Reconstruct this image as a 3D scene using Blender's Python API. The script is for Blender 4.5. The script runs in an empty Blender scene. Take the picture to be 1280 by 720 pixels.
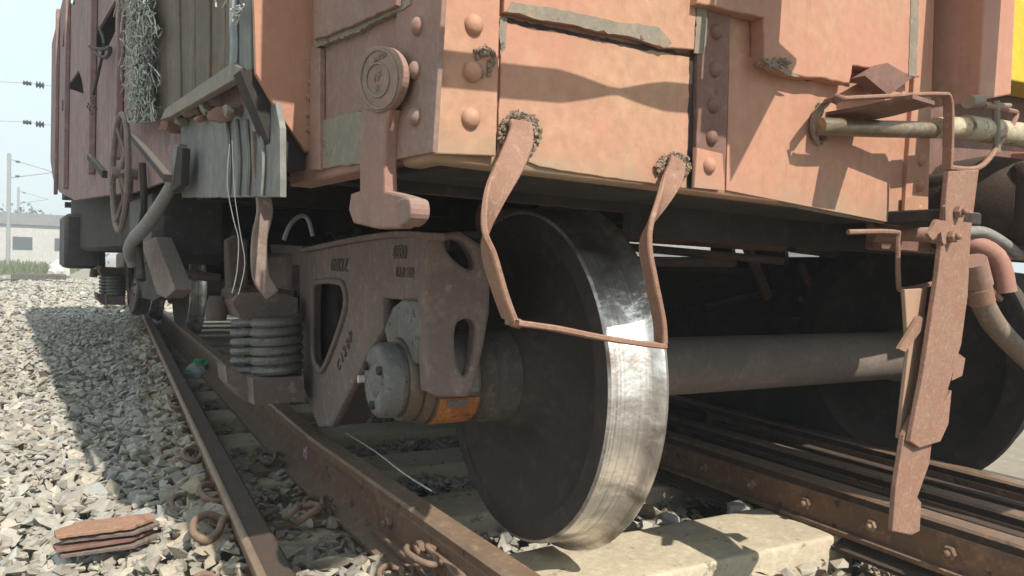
import bpy, bmesh, math, random
import numpy as np
from mathutils import Vector, Matrix, noise
random.seed(7); rng = np.random.default_rng(7)
S = bpy.context.scene; COL = S.collection
# ---------------------------------------------------------------- camera
F = 920.0
def unit(v): v = np.array(v, float); return v/np.linalg.norm(v)
AY = unit([-500, 40, 920]); AX = np.array([1690, -25, 920.]); AX -= AY*(AX@AY); AX = unit(AX)
AZ = np.cross(AX, AY); AZ = AZ if AZ[1] > 0 else -AZ
_P0 = 1.81*np.array([(482-640)/F, -(480-360)/F, 1])
CAM = np.array([0, 0, .53]) - np.array([_P0@AX, _P0@AY, _P0@AZ])
Rw = np.array([AX, AY, AZ])                       # camera(x right,y up,z forward) -> world
cam_d = bpy.data.cameras.new('camera'); cam = bpy.data.objects.new('camera', cam_d); COL.objects.link(cam)
cam_d.sensor_width = 36; cam_d.lens = 36*F/1280; cam_d.clip_start = .02; cam_d.clip_end = 3000
r_, u_, f_ = Rw[:, 0], Rw[:, 1], Rw[:, 2]
cam.matrix_world = Matrix([[r_[0], u_[0], -f_[0], CAM[0]], [r_[1], u_[1], -f_[1], CAM[1]], [r_[2], u_[2], -f_[2], CAM[2]], [0, 0, 0, 1]])
S.camera = cam
# ---------------------------------------------------------------- light
SB = .98; SA = .165
sund = Vector((SA, -SB, 1)).normalized()
W = bpy.data.worlds.new('World'); S.world = W; W.use_nodes = True
nt = W.node_tree; bg = nt.nodes['Background']; sky = nt.nodes.new('ShaderNodeTexSky')
sky.sky_type = 'NISHITA'; sky.sun_disc = False
sky.sun_elevation = math.asin(sund.z); sky.sun_rotation = math.atan2(sund.x, sund.y)
sky.air_density = 1.3; sky.dust_density = 2; sky.ozone_density = 1.2
bg.inputs[1].default_value = .14
# pale dust haze low in the sky, the same all the way round
tc = nt.nodes.new('ShaderNodeTexCoord'); sx = nt.nodes.new('ShaderNodeSeparateXYZ'); nt.links.new(tc.outputs['Generated'], sx.inputs[0])
mr = nt.nodes.new('ShaderNodeMapRange'); mr.interpolation_type = 'SMOOTHSTEP'; mr.inputs[1].default_value = .0; mr.inputs[2].default_value = .95; mr.inputs[3].default_value = .97; mr.inputs[4].default_value = .85; nt.links.new(sx.outputs[2], mr.inputs[0])
mxs = nt.nodes.new('ShaderNodeMix'); mxs.data_type = 'RGBA'; nt.links.new(mr.outputs[0], mxs.inputs[0]); nt.links.new(sky.outputs[0], mxs.inputs[6]); mxs.inputs[7].default_value = (3.15, 3.7, 3.85, 1)
nt.links.new(mxs.outputs[2], bg.inputs[0])
ld = bpy.data.lights.new('sun', 'SUN'); ld.energy = 3.3; ld.angle = math.radians(.5); ld.color = (1, .93, .82)
sun = bpy.data.objects.new('sun', ld); COL.objects.link(sun); sun.rotation_euler = sund.to_track_quat('Z', 'Y').to_euler()
S.view_settings.view_transform = 'Standard'; S.view_settings.look = 'None'; S.view_settings.exposure = 1.0; S.view_settings.gamma = 1
# ---------------------------------------------------------------- frames
YAW = math.radians(6.3)
K = np.array([-.2, -.75, 0.]); XB = np.array([math.cos(YAW), math.sin(YAW), 0]); YB = np.array([-math.sin(YAW), math.cos(YAW), 0]); ZB = np.array([0, 0, 1.])
X0 = np.array([1., 0, 0]); Y0 = np.array([0, 1., 0]); O0 = np.zeros(3)
def ray(px, py): return Rw@np.array([(px-640)/F, -(py-360)/F, 1])
def hit(px, py, O, N):
    r = ray(px, py); return CAM + r*((O-CAM)@N)/(r@N)
def B(x, y, z): return K + XB*x + YB*y + ZB*z
def hb(px, py, yb): return hit(px, py, B(0, yb, 0), YB)        # on a plane parallel to the wagon's end
def hs(px, py, xb): return hit(px, py, B(xb, 0, 0), XB)        # on a plane parallel to the wagon's side
def hx(px, py, x): return hit(px, py, X0*x, X0)
def hy(px, py, y): return hit(px, py, Y0*y, Y0)
def hz(px, py, z): return hit(px, py, ZB*z, ZB)
# ---------------------------------------------------------------- materials
MATS = {}
def mat(name, cols, rough=.75, metal=0, scale=8, bump=.25, bscale=60, streak=None, dust=0, chips=None, spec=.3):
    """cols: list of 2-3 colours mixed by noise; streak: colour of vertical streaks; chips:(colour, amount)"""
    m = bpy.data.materials.new(name); m.use_nodes = True; n = m.node_tree.nodes; L = m.node_tree.links
    b = n['Principled BSDF']; b.inputs['Roughness'].default_value = rough; b.inputs['Metallic'].default_value = metal
    b.inputs['Specular IOR Level'].default_value = spec
    g = n.new('ShaderNodeNewGeometry'); pos = g.outputs['Position']
    def nz(sc, det=6, stretch=None, r=.6):
        t = n.new('ShaderNodeTexNoise'); t.inputs['Scale'].default_value = sc; t.inputs['Detail'].default_value = det; t.inputs['Roughness'].default_value = r
        if stretch:
            mp = n.new('ShaderNodeMapping'); mp.inputs['Scale'].default_value = stretch; L.new(pos, mp.inputs[0]); L.new(mp.outputs[0], t.inputs[0])
        else: L.new(pos, t.inputs[0])
        return t.outputs['Fac']
    def ramp(src, a, c):
        r = n.new('ShaderNodeMapRange'); r.inputs[1].default_value = a; r.inputs[2].default_value = c; r.clamp = True; L.new(src, r.inputs[0]); return r.outputs[0]
    def mix(fac, a, c):
        x = n.new('ShaderNodeMix'); x.data_type = 'RGBA'
        if isinstance(fac, float): x.inputs[0].default_value = fac
        else: L.new(fac, x.inputs[0])
        for i, v in ((6, a), (7, c)):
            if isinstance(v, tuple): x.inputs[i].default_value = (*v, 1)
            else: L.new(v, x.inputs[i])
        return x.outputs[2]
    c = mix(ramp(nz(scale), .35, .65), cols[0], cols[1])
    if len(cols) > 2: c = mix(ramp(nz(scale*3.3), .52, .68), c, cols[2])
    if streak: c = mix(ramp(nz(14, 4, (1, 1, .12)), .5, .75), c, streak)
    c = mix(ramp(nz(scale*9, 3), .3, .8), c, tuple(v*.72 for v in cols[0]))
    if chips:
        f = ramp(nz(scale*2.1, 8, None, .7), chips[1], chips[1]+.03); c = mix(f, c, chips[0])
    if dust:
        sp = n.new('ShaderNodeSeparateXYZ'); L.new(g.outputs['Normal'], sp.inputs[0])
        mu = n.new('ShaderNodeMath'); mu.operation = 'MULTIPLY'; L.new(ramp(sp.outputs[2], .2, 1), mu.inputs[0]); mu.inputs[1].default_value = dust
        c = mix(mu.outputs[0], c, (.30, .25, .20))
    L.new(c, b.inputs['Base Color'])
    rr = n.new('ShaderNodeMapRange'); rr.inputs[3].default_value = max(.05, rough-.13); rr.inputs[4].default_value = min(1, rough+.13); L.new(nz(scale*2), rr.inputs[0]); L.new(rr.outputs[0], b.inputs['Roughness'])
    bp = n.new('ShaderNodeBump'); bp.inputs['Strength'].default_value = bump; bp.inputs['Distance'].default_value = .004
    L.new(nz(bscale, 8, None, .65), bp.inputs['Height']); L.new(bp.outputs[0], b.inputs['Normal'])
    MATS[name] = m; return m
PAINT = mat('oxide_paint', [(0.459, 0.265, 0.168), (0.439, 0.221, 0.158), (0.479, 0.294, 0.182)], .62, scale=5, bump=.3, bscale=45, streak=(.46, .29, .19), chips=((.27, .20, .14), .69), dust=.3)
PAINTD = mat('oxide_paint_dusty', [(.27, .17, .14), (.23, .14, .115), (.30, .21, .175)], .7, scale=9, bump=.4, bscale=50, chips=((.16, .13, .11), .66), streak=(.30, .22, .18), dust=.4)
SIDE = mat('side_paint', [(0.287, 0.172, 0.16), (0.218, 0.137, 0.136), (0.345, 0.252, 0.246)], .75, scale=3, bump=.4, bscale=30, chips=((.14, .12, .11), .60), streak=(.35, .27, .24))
BARE = mat('scraped_steel', [(.26, .22, .17), (.19, .17, .14), (.33, .25, .18)], .7, scale=10, bump=.6, bscale=50, chips=((.10, .08, .06), .62))
STRAP = mat('strap_steel', [(0.302, 0.174, 0.123), (0.251, 0.134, 0.0941), (0.352, 0.229, 0.163)], .7, scale=22, bump=.5, bscale=120, chips=((.16, .10, .07), .66))
CASTM = mat('cast_steel', [(0.176, 0.127, 0.111), (0.13, 0.0936, 0.0806), (0.221, 0.169, 0.15)], .75, scale=9, bump=.7, bscale=90, chips=((.20, .17, .14), .64), dust=.5)
BOGIE = mat('dusty_casting', [(0.24, 0.178, 0.155), (0.194, 0.147, 0.132), (0.31, 0.24, 0.209)], .8, scale=7, bump=1.0, bscale=55, chips=((.30, .25, .21), .62), dust=.5)
GREASE = mat('greasy_steel', [(0.077, 0.07, 0.0658), (0.049, 0.042, 0.0392), (0.119, 0.098, 0.084)], .6, scale=8, bump=.7, bscale=60, dust=.4)
DARK = mat('dark_steel', [(0.0473, 0.0378, 0.0338), (0.027, 0.023, 0.0216), (0.081, 0.0567, 0.0473)], .8, scale=5, bump=.5, bscale=40, dust=.3)
CAP = mat('bearing_cap', [(0.213, 0.206, 0.194), (0.15, 0.144, 0.138), (0.275, 0.263, 0.237)], .55, metal=.3, scale=18, bump=.7, bscale=110, chips=((.05, .045, .04), .6))
CLIPL = mat('orange_dusty_rust', [(.36, .20, .13), (.28, .17, .12), (.40, .27, .19)], .85, scale=14, bump=.5)
BROWN = mat('brown_paint_and_shade', [(.21, .115, .09), (.17, .095, .075), (.25, .15, .12)], .7, scale=7, bump=.4, chips=((.12, .09, .07), .64), streak=(.25, .15, .11))  # brown paint; on flange, its rivets and recess it carries their shade
WELD = mat('weld_crust', [(.27, .20, .15), (.20, .15, .11), (.33, .26, .19)], .9, scale=40, bump=.4)
BEAR = mat('bearing_steel', [(0.195, 0.156, 0.117), (0.143, 0.111, 0.0845), (0.273, 0.208, 0.143)], .5, metal=.5, scale=14, bump=.4, bscale=90)
ORANGE = mat('orange_rust', [(.46, .17, .05), (.30, .10, .035), (.52, .26, .08)], .6, scale=26, bump=.5, bscale=120, chips=((.16, .08, .04), .56))
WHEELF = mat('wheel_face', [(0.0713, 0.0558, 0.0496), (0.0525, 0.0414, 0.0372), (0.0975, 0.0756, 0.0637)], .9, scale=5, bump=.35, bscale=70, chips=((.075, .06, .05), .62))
HUB = mat('hub_dust', [(.13, .112, .098), (.075, .065, .058), (.18, .15, .125)], .8, scale=16, bump=.8, bscale=70)
AXLE = mat('axle_dust', [(0.19, 0.155, 0.138), (0.149, 0.121, 0.109), (0.23, 0.19, 0.161)], .75, scale=6, bump=.3, bscale=60, dust=.2)
RUST = mat('rail_rust', [(0.2, 0.116, 0.072), (0.14, 0.08, 0.054), (0.3, 0.17, 0.1)], .75, scale=9, bump=.5, bscale=90, chips=((.05, .035, .03), .6), dust=.25)
RAILHEAD = mat('rail_head', [(.30, .205, .14), (.21, .14, .095), (.38, .27, .185)], .5, metal=.25, scale=9, bump=.2, bscale=70)
RUST_SHADE = mat('dark_rust_and_shade', [(0.0562, 0.0356, 0.0273), (0.0421, 0.0272, 0.0215), (0.0795, 0.0469, 0.0351)], .85, scale=9, bump=.5, bscale=90, dust=.1)  # dark rust; on the rails it also carries their shade
CLIP = mat('clip_rust', [(0.2, 0.123, 0.0808), (0.152, 0.0892, 0.0595), (0.248, 0.17, 0.115)], .8, scale=20, bump=.6, bscale=100, dust=.3)
CONC = mat('concrete', [(.56, .48, .35), (.46, .39, .29), (.62, .55, .42)], .9, scale=7, bump=.9, bscale=40, chips=((.24, .21, .16), .61))
STONE = mat('ballast_stone', [(.40, .372, .32), (.31, .295, .26), (.47, .44, .38)], .9, scale=9, bump=.5, bscale=70)
RUBBLE = mat('pale_rubble', [(.45, .44, .42), (.34, .33, .32), (.52, .5, .47)], .9, scale=30, bump=.4)
TIMBER = mat('weathered_planks', [(.155, .125, .095), (.115, .095, .075), (.24, .125, .09)], .85, scale=4, bump=.7, bscale=40, streak=(.24, .20, .15))
GREYP = mat('grey_flap', [(.20, .20, .185), (.155, .155, .145), (.245, .235, .21)], .75, scale=4, bump=.4, bscale=40, streak=(.29, .28, .25))
HOSE = mat('grey_hose', [(.26, .255, .25), (.2, .19, .18), (.32, .3, .28)], .7, scale=20, bump=.4)
HOSEB = mat('tan_hose', [(.24, .18, .14), (.19, .14, .11), (.3, .24, .19)], .7, scale=20, bump=.4)
IVORY = mat('ivory_pipe', [(.48, .42, .30), (.38, .31, .20), (.55, .50, .38)], .5, scale=22, bump=.4, chips=((.22, .12, .07), .58))
PIPE = mat('worn_pipe', [(.33, .26, .17), (.20, .17, .13), (.38, .36, .30)], .35, metal=.6, scale=12, bump=.3, bscale=80)
FIBRE = mat('pale_fibre', [(.52, .54, .47), (.34, .36, .31), (.62, .62, .55)], .9, scale=30, bump=.2)
YEL = mat('yellow_paint', [(.62, .45, .03), (.55, .38, .03), (.66, .52, .08)], .6, scale=8, bump=.3, chips=((.3, .2, .08), .66))
WHT = mat('white_scrap', [(.6, .6, .58), (.5, .5, .48), (.7, .7, .68)], .6, scale=10, bump=.2)
PINK = mat('pink_scrap', [(.6, .25, .32), (.65, .4, .45), (.7, .6, .6)], .6, scale=60, bump=.2)
GRN = mat('green_plastic', [(.06, .42, .16), (.10, .5, .25), (.30, .6, .42)], .4, scale=30, bump=.3)
CLEARP = mat('milky_plastic', [(.45, .55, .55), (.35, .45, .45), (.55, .65, .62)], .35, scale=20, bump=.3)
GROUND = mat('dusty_ground', [(.30, .26, .20), (.24, .21, .16), (.35, .31, .24)], .95, scale=2, bump=1, bscale=18)
DIRT = mat('track_bed', [(0.111, 0.0975, 0.0845), (0.078, 0.0676, 0.0585), (0.156, 0.13, 0.104)], .95, scale=5, bump=1, bscale=25)
GRASS = mat('grass_green', [(.11, .14, .03), (.07, .10, .02), (.18, .17, .06)], .9, scale=1, bump=.3)
LEAF = mat('leaf_green', [(.07, .11, .035), (.045, .075, .025), (.11, .14, .05)], .85, scale=2, bump=.3)
BARK = mat('bark', [(.12, .09, .07), (.09, .07, .05), (.15, .12, .09)], .9, scale=5)
WALLM = mat('pale_wall', [(.52, .50, .46), (.45, .43, .40), (.58, .56, .52)], .9, scale=1)
ROOFM = mat('pale_roof', [(.36, .34, .32), (.3, .29, .27), (.42, .38, .35)], .8, scale=1)
GLASSM = mat('window_dark', [(.05, .06, .07), (.04, .05, .06), (.06, .07, .08)], .2, scale=1)
GALV = mat('galvanised', [(.30, .31, .32), (.25, .26, .27), (.35, .36, .37)], .6, metal=.3, scale=4)
BLUE = mat('blue_dark', [(.06, .08, .12), (.04, .06, .10), (.08, .1, .14)], .7, scale=4)
def grime(m, z0, z1, col, amt=.8):
    n = m.node_tree.nodes; L = m.node_tree.links; b = n['Principled BSDF']; src = b.inputs['Base Color'].links[0].from_socket
    g = n.new('ShaderNodeNewGeometry'); sp = n.new('ShaderNodeSeparateXYZ'); L.new(g.outputs[0], sp.inputs[0])
    t = n.new('ShaderNodeTexNoise'); t.inputs['Scale'].default_value = 12; t.inputs['Detail'].default_value = 7; L.new(g.outputs[0], t.inputs[0])
    a = n.new('ShaderNodeMath'); a.operation = 'MULTIPLY_ADD'; L.new(t.outputs[0], a.inputs[0]); a.inputs[1].default_value = -.12; L.new(sp.outputs[2], a.inputs[2])
    r = n.new('ShaderNodeMapRange'); r.inputs[1].default_value = z0-.06; r.inputs[2].default_value = z1-.06; r.inputs[3].default_value = amt; r.inputs[4].default_value = 0; L.new(a.outputs[0], r.inputs[0])
    x = n.new('ShaderNodeMix'); x.data_type = 'RGBA'; L.new(r.outputs[0], x.inputs[0]); L.new(src, x.inputs[6]); x.inputs[7].default_value = (*col, 1)
    # blotchy oil and rust stains, drawn out downwards
    mp = n.new('ShaderNodeMapping'); mp.inputs['Scale'].default_value = (1, 1, .10); L.new(g.outputs[0], mp.inputs[0])
    t2 = n.new('ShaderNodeTexNoise'); t2.inputs['Scale'].default_value = 32; t2.inputs['Detail'].default_value = 9; t2.inputs['Roughness'].default_value = .72; L.new(mp.outputs[0], t2.inputs[0])
    r2 = n.new('ShaderNodeMapRange'); r2.inputs[1].default_value = .57; r2.inputs[2].default_value = .72; r2.inputs[4].default_value = .55; L.new(t2.outputs[0], r2.inputs[0])
    y = n.new('ShaderNodeMix'); y.data_type = 'RGBA'; L.new(r2.outputs[0], y.inputs[0]); L.new(x.outputs[2], y.inputs[6]); y.inputs[7].default_value = (.25, .125, .085, 1)
    t3 = n.new('ShaderNodeTexNoise'); t3.inputs['Scale'].default_value = 2.6; t3.inputs['Detail'].default_value = 3; L.new(g.outputs[0], t3.inputs[0])
    r3 = n.new('ShaderNodeMapRange'); r3.inputs[1].default_value = .4; r3.inputs[2].default_value = .62; r3.inputs[4].default_value = .6; L.new(t3.outputs[0], r3.inputs[0])
    w = n.new('ShaderNodeMix'); w.data_type = 'RGBA'; L.new(r3.outputs[0], w.inputs[0]); L.new(y.outputs[2], w.inputs[6]); w.inputs[7].default_value = (.43, .195, .14, 1)
    ms = n.new('ShaderNodeMapping'); ms.inputs['Scale'].default_value = (1, 1, 9); ms.inputs['Rotation'].default_value = (.25, .2, 0); L.new(g.outputs[0], ms.inputs[0])
    t4 = n.new('ShaderNodeTexNoise'); t4.inputs['Scale'].default_value = 9; t4.inputs['Detail'].default_value = 5; L.new(ms.outputs[0], t4.inputs[0])
    r4 = n.new('ShaderNodeMapRange'); r4.inputs[1].default_value = .70; r4.inputs[2].default_value = .74; r4.inputs[4].default_value = .6; L.new(t4.outputs[0], r4.inputs[0])
    z = n.new('ShaderNodeMix'); z.data_type = 'RGBA'; L.new(r4.outputs[0], z.inputs[0]); L.new(w.outputs[2], z.inputs[6]); z.inputs[7].default_value = (.30, .22, .15, 1); w = z
    L.new(w.outputs[2], b.inputs['Base Color'])
grime(PAINT, .965, 1.02, (.29, .235, .16)); grime(PAINTD, .5, .51, (.20, .17, .13), 0)
# wheel tread: mirror-like steel with worn patches
m = bpy.data.materials.new('polished_tread'); m.use_nodes = True; n = m.node_tree.nodes; L = m.node_tree.links; b = n['Principled BSDF']
g = n.new('ShaderNodeNewGeometry'); t = n.new('ShaderNodeTexNoise'); t.inputs['Scale'].default_value = 9; t.inputs['Detail'].default_value = 5; t.inputs['Distortion'].default_value = .6; L.new(g.outputs[0], t.inputs[0])
r = n.new('ShaderNodeValToRGB'); L.new(t.outputs[0], r.inputs[0]); r.color_ramp.elements[0].position = .33; r.color_ramp.elements[0].color = (.24, .20, .17, 1); r.color_ramp.elements[1].position = .60; r.color_ramp.elements[1].color = (.86, .83, .79, 1)
L.new(r.outputs[0], b.inputs['Base Color']); b.inputs['Metallic'].default_value = .85
rr = n.new('ShaderNodeMapRange'); rr.inputs[1].default_value = .35; rr.inputs[2].default_value = .65; rr.inputs[3].default_value = .55; rr.inputs[4].default_value = .30; L.new(t.outputs[0], rr.inputs[0]); L.new(rr.outputs[0], b.inputs['Roughness'])
t2 = n.new('ShaderNodeTexNoise'); t2.inputs['Scale'].default_value = 15; t2.inputs['Detail'].default_value = 4; L.new(g.outputs[0], t2.inputs[0]); bp = n.new('ShaderNodeBump'); bp.inputs['Strength'].default_value = .8; bp.inputs['Distance'].default_value = .010; L.new(t2.outputs[0], bp.inputs['Height']); L.new(bp.outputs[0], b.inputs['Normal'])
mp = n.new('ShaderNodeMapping'); mp.inputs['Scale'].default_value = (150, 2.5, 2.5); L.new(g.outputs[0], mp.inputs[0])
t5 = n.new('ShaderNodeTexNoise'); t5.inputs['Scale'].default_value = 1.0; t5.inputs['Detail'].default_value = 4; L.new(mp.outputs[0], t5.inputs[0])
r5 = n.new('ShaderNodeMapRange'); r5.inputs[1].default_value = .5; r5.inputs[2].default_value = .72; r5.inputs[4].default_value = .65; L.new(t5.outputs[0], r5.inputs[0])
x5 = n.new('ShaderNodeMix'); x5.data_type = 'RGBA'; L.new(r5.outputs[0], x5.inputs[0]); L.new(r.outputs[0], x5.inputs[6]); x5.inputs[7].default_value = (.26, .22, .18, 1); L.new(x5.outputs[2], b.inputs['Base Color'])
TREAD = m
# stone: colour varies per stone through a face attribute
def stone_mat():
    m = STONE; n = m.node_tree.nodes; L = m.node_tree.links; b = n['Principled BSDF']
    src = b.inputs['Base Color'].links[0].from_socket
    a = n.new('ShaderNodeAttribute'); a.attribute_name = 'tone'; mx = n.new('ShaderNodeMix'); mx.data_type = 'RGBA'; mx.blend_type = 'MULTIPLY'; mx.inputs[0].default_value = 1
    L.new(src, mx.inputs[6]); L.new(a.outputs['Color'], mx.inputs[7]); L.new(mx.outputs[2], b.inputs['Base Color'])
stone_mat()
# ---------------------------------------------------------------- object helpers
def empty(name, loc, label, cat, group=None):
    o = bpy.data.objects.new(name, None); COL.objects.link(o); o.location = loc; o.empty_display_size = .1
    o['label'] = label; o['category'] = cat
    if group: o['group'] = group
    return o
def tag(o, label, cat, group=None): 
    o['label'] = label; o['category'] = cat
    if group: o['group'] = group
    return o
def wloc(o):
    v = Vector((0, 0, 0))
    while o is not None: v = v + Vector(o.location); o = o.parent
    return v
def link(name, me, mt, parent=None, label=None):
    o = bpy.data.objects.new(name, me); COL.objects.link(o)
    if mt and len(me.materials) == 0: me.materials.append(mt)
    if parent is not None: me.transform(Matrix.Translation(-wloc(parent))); o.parent = parent
    if label: o['label'] = label
    return o
def origin_to(o, p=None):
    """moves a top-level mesh's origin to its bottom centre"""
    me = o.data; co = np.empty(len(me.vertices)*3); me.vertices.foreach_get('co', co); co = co.reshape(-1, 3)
    c = Vector(((co[:, 0].min()+co[:, 0].max())/2, (co[:, 1].min()+co[:, 1].max())/2, co[:, 2].min())) if p is None else Vector(p)
    me.transform(Matrix.Translation(-c)); o.location = c; return o
def inst(name, me, loc, parent=None, rot=None, scale=None, label=None):
    o = bpy.data.objects.new(name, me); COL.objects.link(o)
    l = Vector(loc)
    if parent is not None: l -= wloc(parent); o.parent = parent
    o.location = l
    if rot is not None: o.rotation_euler = rot
    if scale is not None: o.scale = scale
    if label: o['label'] = label
    return o
class MB:
    def __init__(s): s.bm = bmesh.new()
    def box(s, p, d, A=(X0, Y0, ZB), bev=0, seg=1):
        """p: centre, d: full sizes along axes A"""
        M = Matrix(((A[0][0]*d[0], A[1][0]*d[1], A[2][0]*d[2], p[0]), (A[0][1]*d[0], A[1][1]*d[1], A[2][1]*d[2], p[1]), (A[0][2]*d[0], A[1][2]*d[1], A[2][2]*d[2], p[2]), (0, 0, 0, 1)))
        g = bmesh.ops.create_cube(s.bm, size=1, matrix=M)
        if bev: 
            es = list({e for v in g['verts'] for e in v.link_edges}); bmesh.ops.bevel(s.bm, geom=es, offset=bev, segments=seg, affect='EDGES', profile=.6)
        return s
    def bbox(s, x0, x1, y0, y1, z0, z1, bev=0, seg=1):  # wagon frame
        return s.box(B((x0+x1)/2, (y0+y1)/2, (z0+z1)/2), (x1-x0, y1-y0, z1-z0), (XB, YB, ZB), bev, seg)
    def wbox(s, x0, x1, y0, y1, z0, z1, bev=0): return s.box(((x0+x1)/2, (y0+y1)/2, (z0+z1)/2), (x1-x0, y1-y0, z1-z0), bev=bev)
    def tube(s, pts, r, n=10, cap=True, smooth=True, res=0):
        pts = [np.array(p, float) for p in pts]
        if res: pts = spline(pts, res)
        rs = r if hasattr(r, '__len__') else [r]*len(pts)
        if len(rs) != len(pts): rs = np.interp(np.linspace(0, 1, len(pts)), np.linspace(0, 1, len(rs)), rs)
        up = None; rings = []
        for i, p in enumerate(pts):
            a = pts[max(i-1, 0)]; b_ = pts[min(i+1, len(pts)-1)]; t = unit(b_-a)
            if up is None: up = np.cross(t, [0.3, .2, 1.]) if abs(t[2]) < .9 else np.cross(t, [1., .1, 0]); up = unit(up)
            up = unit(up - t*(up@t)); w = np.cross(t, up)
            rings.append([s.bm.verts.new(p + rs[i]*(up*math.cos(q)+w*math.sin(q))) for q in np.linspace(0, 2*math.pi, n, endpoint=False)])
        for a, b_ in zip(rings, rings[1:]):
            for k in range(n):
                f = s.bm.faces.new((a[k], a[(k+1) % n], b_[(k+1) % n], b_[k])); f.smooth = smooth
        if cap: s.bm.faces.new(rings[0][::-1]); s.bm.faces.new(rings[-1])
        return s
    def ribbon(s, pts, wv, w, th, res=6):
        """flat bar swept along pts; wv: width direction at each point"""
        P = spline([np.array(p, float) for p in pts], res); V = spline([np.array(p, float) for p in wv], res)
        ws = np.interp(np.linspace(0, 1, len(P)), np.linspace(0, 1, len(w)), w) if hasattr(w, '__len__') else [w]*len(P)
        rings = []
        for i, p in enumerate(P):
            t = unit(P[min(i+1, len(P)-1)]-P[max(i-1, 0)]); v = unit(V[i]-t*(V[i]@t)); nn = np.cross(t, v); h = ws[i]/2; q = th/2; c = min(.25*th, .002)
            rings.append([s.bm.verts.new(p+v*a+nn*b_) for a, b_ in ((-h, -q+c), (-h, q-c), (-h+c, q), (h-c, q), (h, q-c), (h, -q+c), (h-c, -q), (-h+c, -q))])
        for a, b_ in zip(rings, rings[1:]):
            for k in range(8): s.bm.faces.new((a[k], a[(k+1) % 8], b_[(k+1) % 8], b_[k]))
        s.bm.faces.new(rings[0][::-1]); s.bm.faces.new(rings[-1]); return s
    def lathe(s, prof, O, A, n=64, smooth=True, ang0=0, ang1=2*math.pi):
        """prof: list of (along, radius); axis A from O"""
        A = unit(A); u = unit(np.cross(A, [0, 0, 1.]) if abs(A[2]) < .9 else np.cross(A, [1., 0, 0])); v = np.cross(A, u); full = abs(ang1-ang0-2*math.pi) < 1e-6
        qs = np.linspace(ang0, ang1, n, endpoint=not full); rings = []
        for (a, r) in prof:
            if r < 1e-6: rings.append([s.bm.verts.new(O+A*a)]*len(qs))
            else: rings.append([s.bm.verts.new(O+A*a+r*(u*math.cos(q)+v*math.sin(q))) for q in qs])
        m_ = len(qs)
        for a, b_ in zip(rings, rings[1:]):
            for k in range(m_ if full else m_-1):
                vs = []
                for x in (a[k], a[(k+1) % m_], b_[(k+1) % m_], b_[k]):
                    if x not in vs: vs.append(x)
                if len(vs) > 2:
                    try: f = s.bm.faces.new(vs); f.smooth = smooth
                    except ValueError: pass
        return s
    def prism(s, pts, vec):
        a = [s.bm.verts.new(p) for p in pts]; b_ = [s.bm.verts.new(np.array(p)+vec) for p in pts]; n = len(a)
        s.bm.faces.new(a[::-1]); s.bm.faces.new(b_)
        for k in range(n): s.bm.faces.new((a[k], a[(k+1) % n], b_[(k+1) % n], b_[k]))
        return s
    def mesh(s, name, sharp=None):
        bmesh.ops.recalc_face_normals(s.bm, faces=s.bm.faces)
        me = bpy.data.meshes.new(name); s.bm.to_mesh(me); s.bm.free()
        if sharp: me.set_sharp_from_angle(angle=math.radians(sharp))
        return me
    def build(s, name, mt, parent=None, label=None, sharp=40): return link(name, s.mesh(name, sharp), mt, parent, label)
def spline(P, res):
    out = []
    for i in range(len(P)-1):
        p0 = P[max(i-1, 0)]; p1 = P[i]; p2 = P[i+1]; p3 = P[min(i+2, len(P)-1)]
        for k in range(res):
            t = k/res; out.append(.5*((2*p1)+(-p0+p2)*t+(2*p0-5*p1+4*p2-p3)*t*t+(-p0+3*p1-3*p2+p3)*t**3))
    out.append(P[-1]); return out
def smooth_loop(P, res):
    out = []; n = len(P)
    for i in range(n):
        p0, p1, p2, p3 = P[i-1], P[i], P[(i+1) % n], P[(i+2) % n]
        for k in range(res):
            t = k/res; out.append(.5*((2*p1)+(-p0+p2)*t+(2*p0-5*p1+4*p2-p3)*t*t+(-p0+3*p1-3*p2+p3)*t**3))
    return out
def jagged(P, amp, step):
    out = []
    for i in range(len(P)):
        a, b_ = P[i], P[(i+1) % len(P)]; L_ = np.linalg.norm(b_-a); k = max(1, int(L_/step))
        for j in range(k): out.append(a+(b_-a)*j/k + rng.normal(0, amp, 3)*(j > 0))
    return out
def plate(name, pts, N, th, mt, parent=None, holes=(), bev=0, sm=0, jag=None, label=None, hsm=0):
    """pts: 3D points of the front face's outline (planar), N: outward normal; the body extends th behind it"""
    pts = [np.array(p, float) for p in pts]; N = unit(N)
    if sm: pts = smooth_loop(pts, sm)
    if jag: pts = jagged(pts, *jag)
    O = pts[0]; U = unit(np.cross([0, 0, 1.], N) if abs(N[2]) < .9 else np.array([1., 0, 0])); V = np.cross(N, U)
    cu = bpy.data.curves.new(name, 'CURVE'); cu.dimensions = '2D'; cu.fill_mode = 'BOTH'
    loops = [pts]+[smooth_loop([np.array(p, float) for p in h], hsm) if hsm else [np.array(p, float) for p in h] for h in holes]
    for lp in loops:
        sp = cu.splines.new('POLY'); sp.points.add(len(lp)-1); sp.use_cyclic_u = True
        for q, p in zip(sp.points, lp): d = p-O; q.co = (d@U, d@V, 0, 1)
    bev = min(bev, th/2*.9); cu.extrude = th/2-bev; cu.bevel_depth = bev; cu.bevel_resolution = 1 if bev else 0; cu.offset = -bev
    tmp = bpy.data.objects.new('tmp', cu); me = bpy.data.meshes.new_from_object(tmp); bpy.data.objects.remove(tmp); bpy.data.curves.remove(cu)
    c = O - N*th/2
    me.transform(Matrix(((U[0], V[0], N[0], c[0]), (U[1], V[1], N[1], c[1]), (U[2], V[2], N[2], c[2]), (0, 0, 0, 1))))
    for p in me.polygons: p.use_smooth = False
    me.materials.clear(); me.name = name
    return link(name, me, mt, parent, label)
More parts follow.
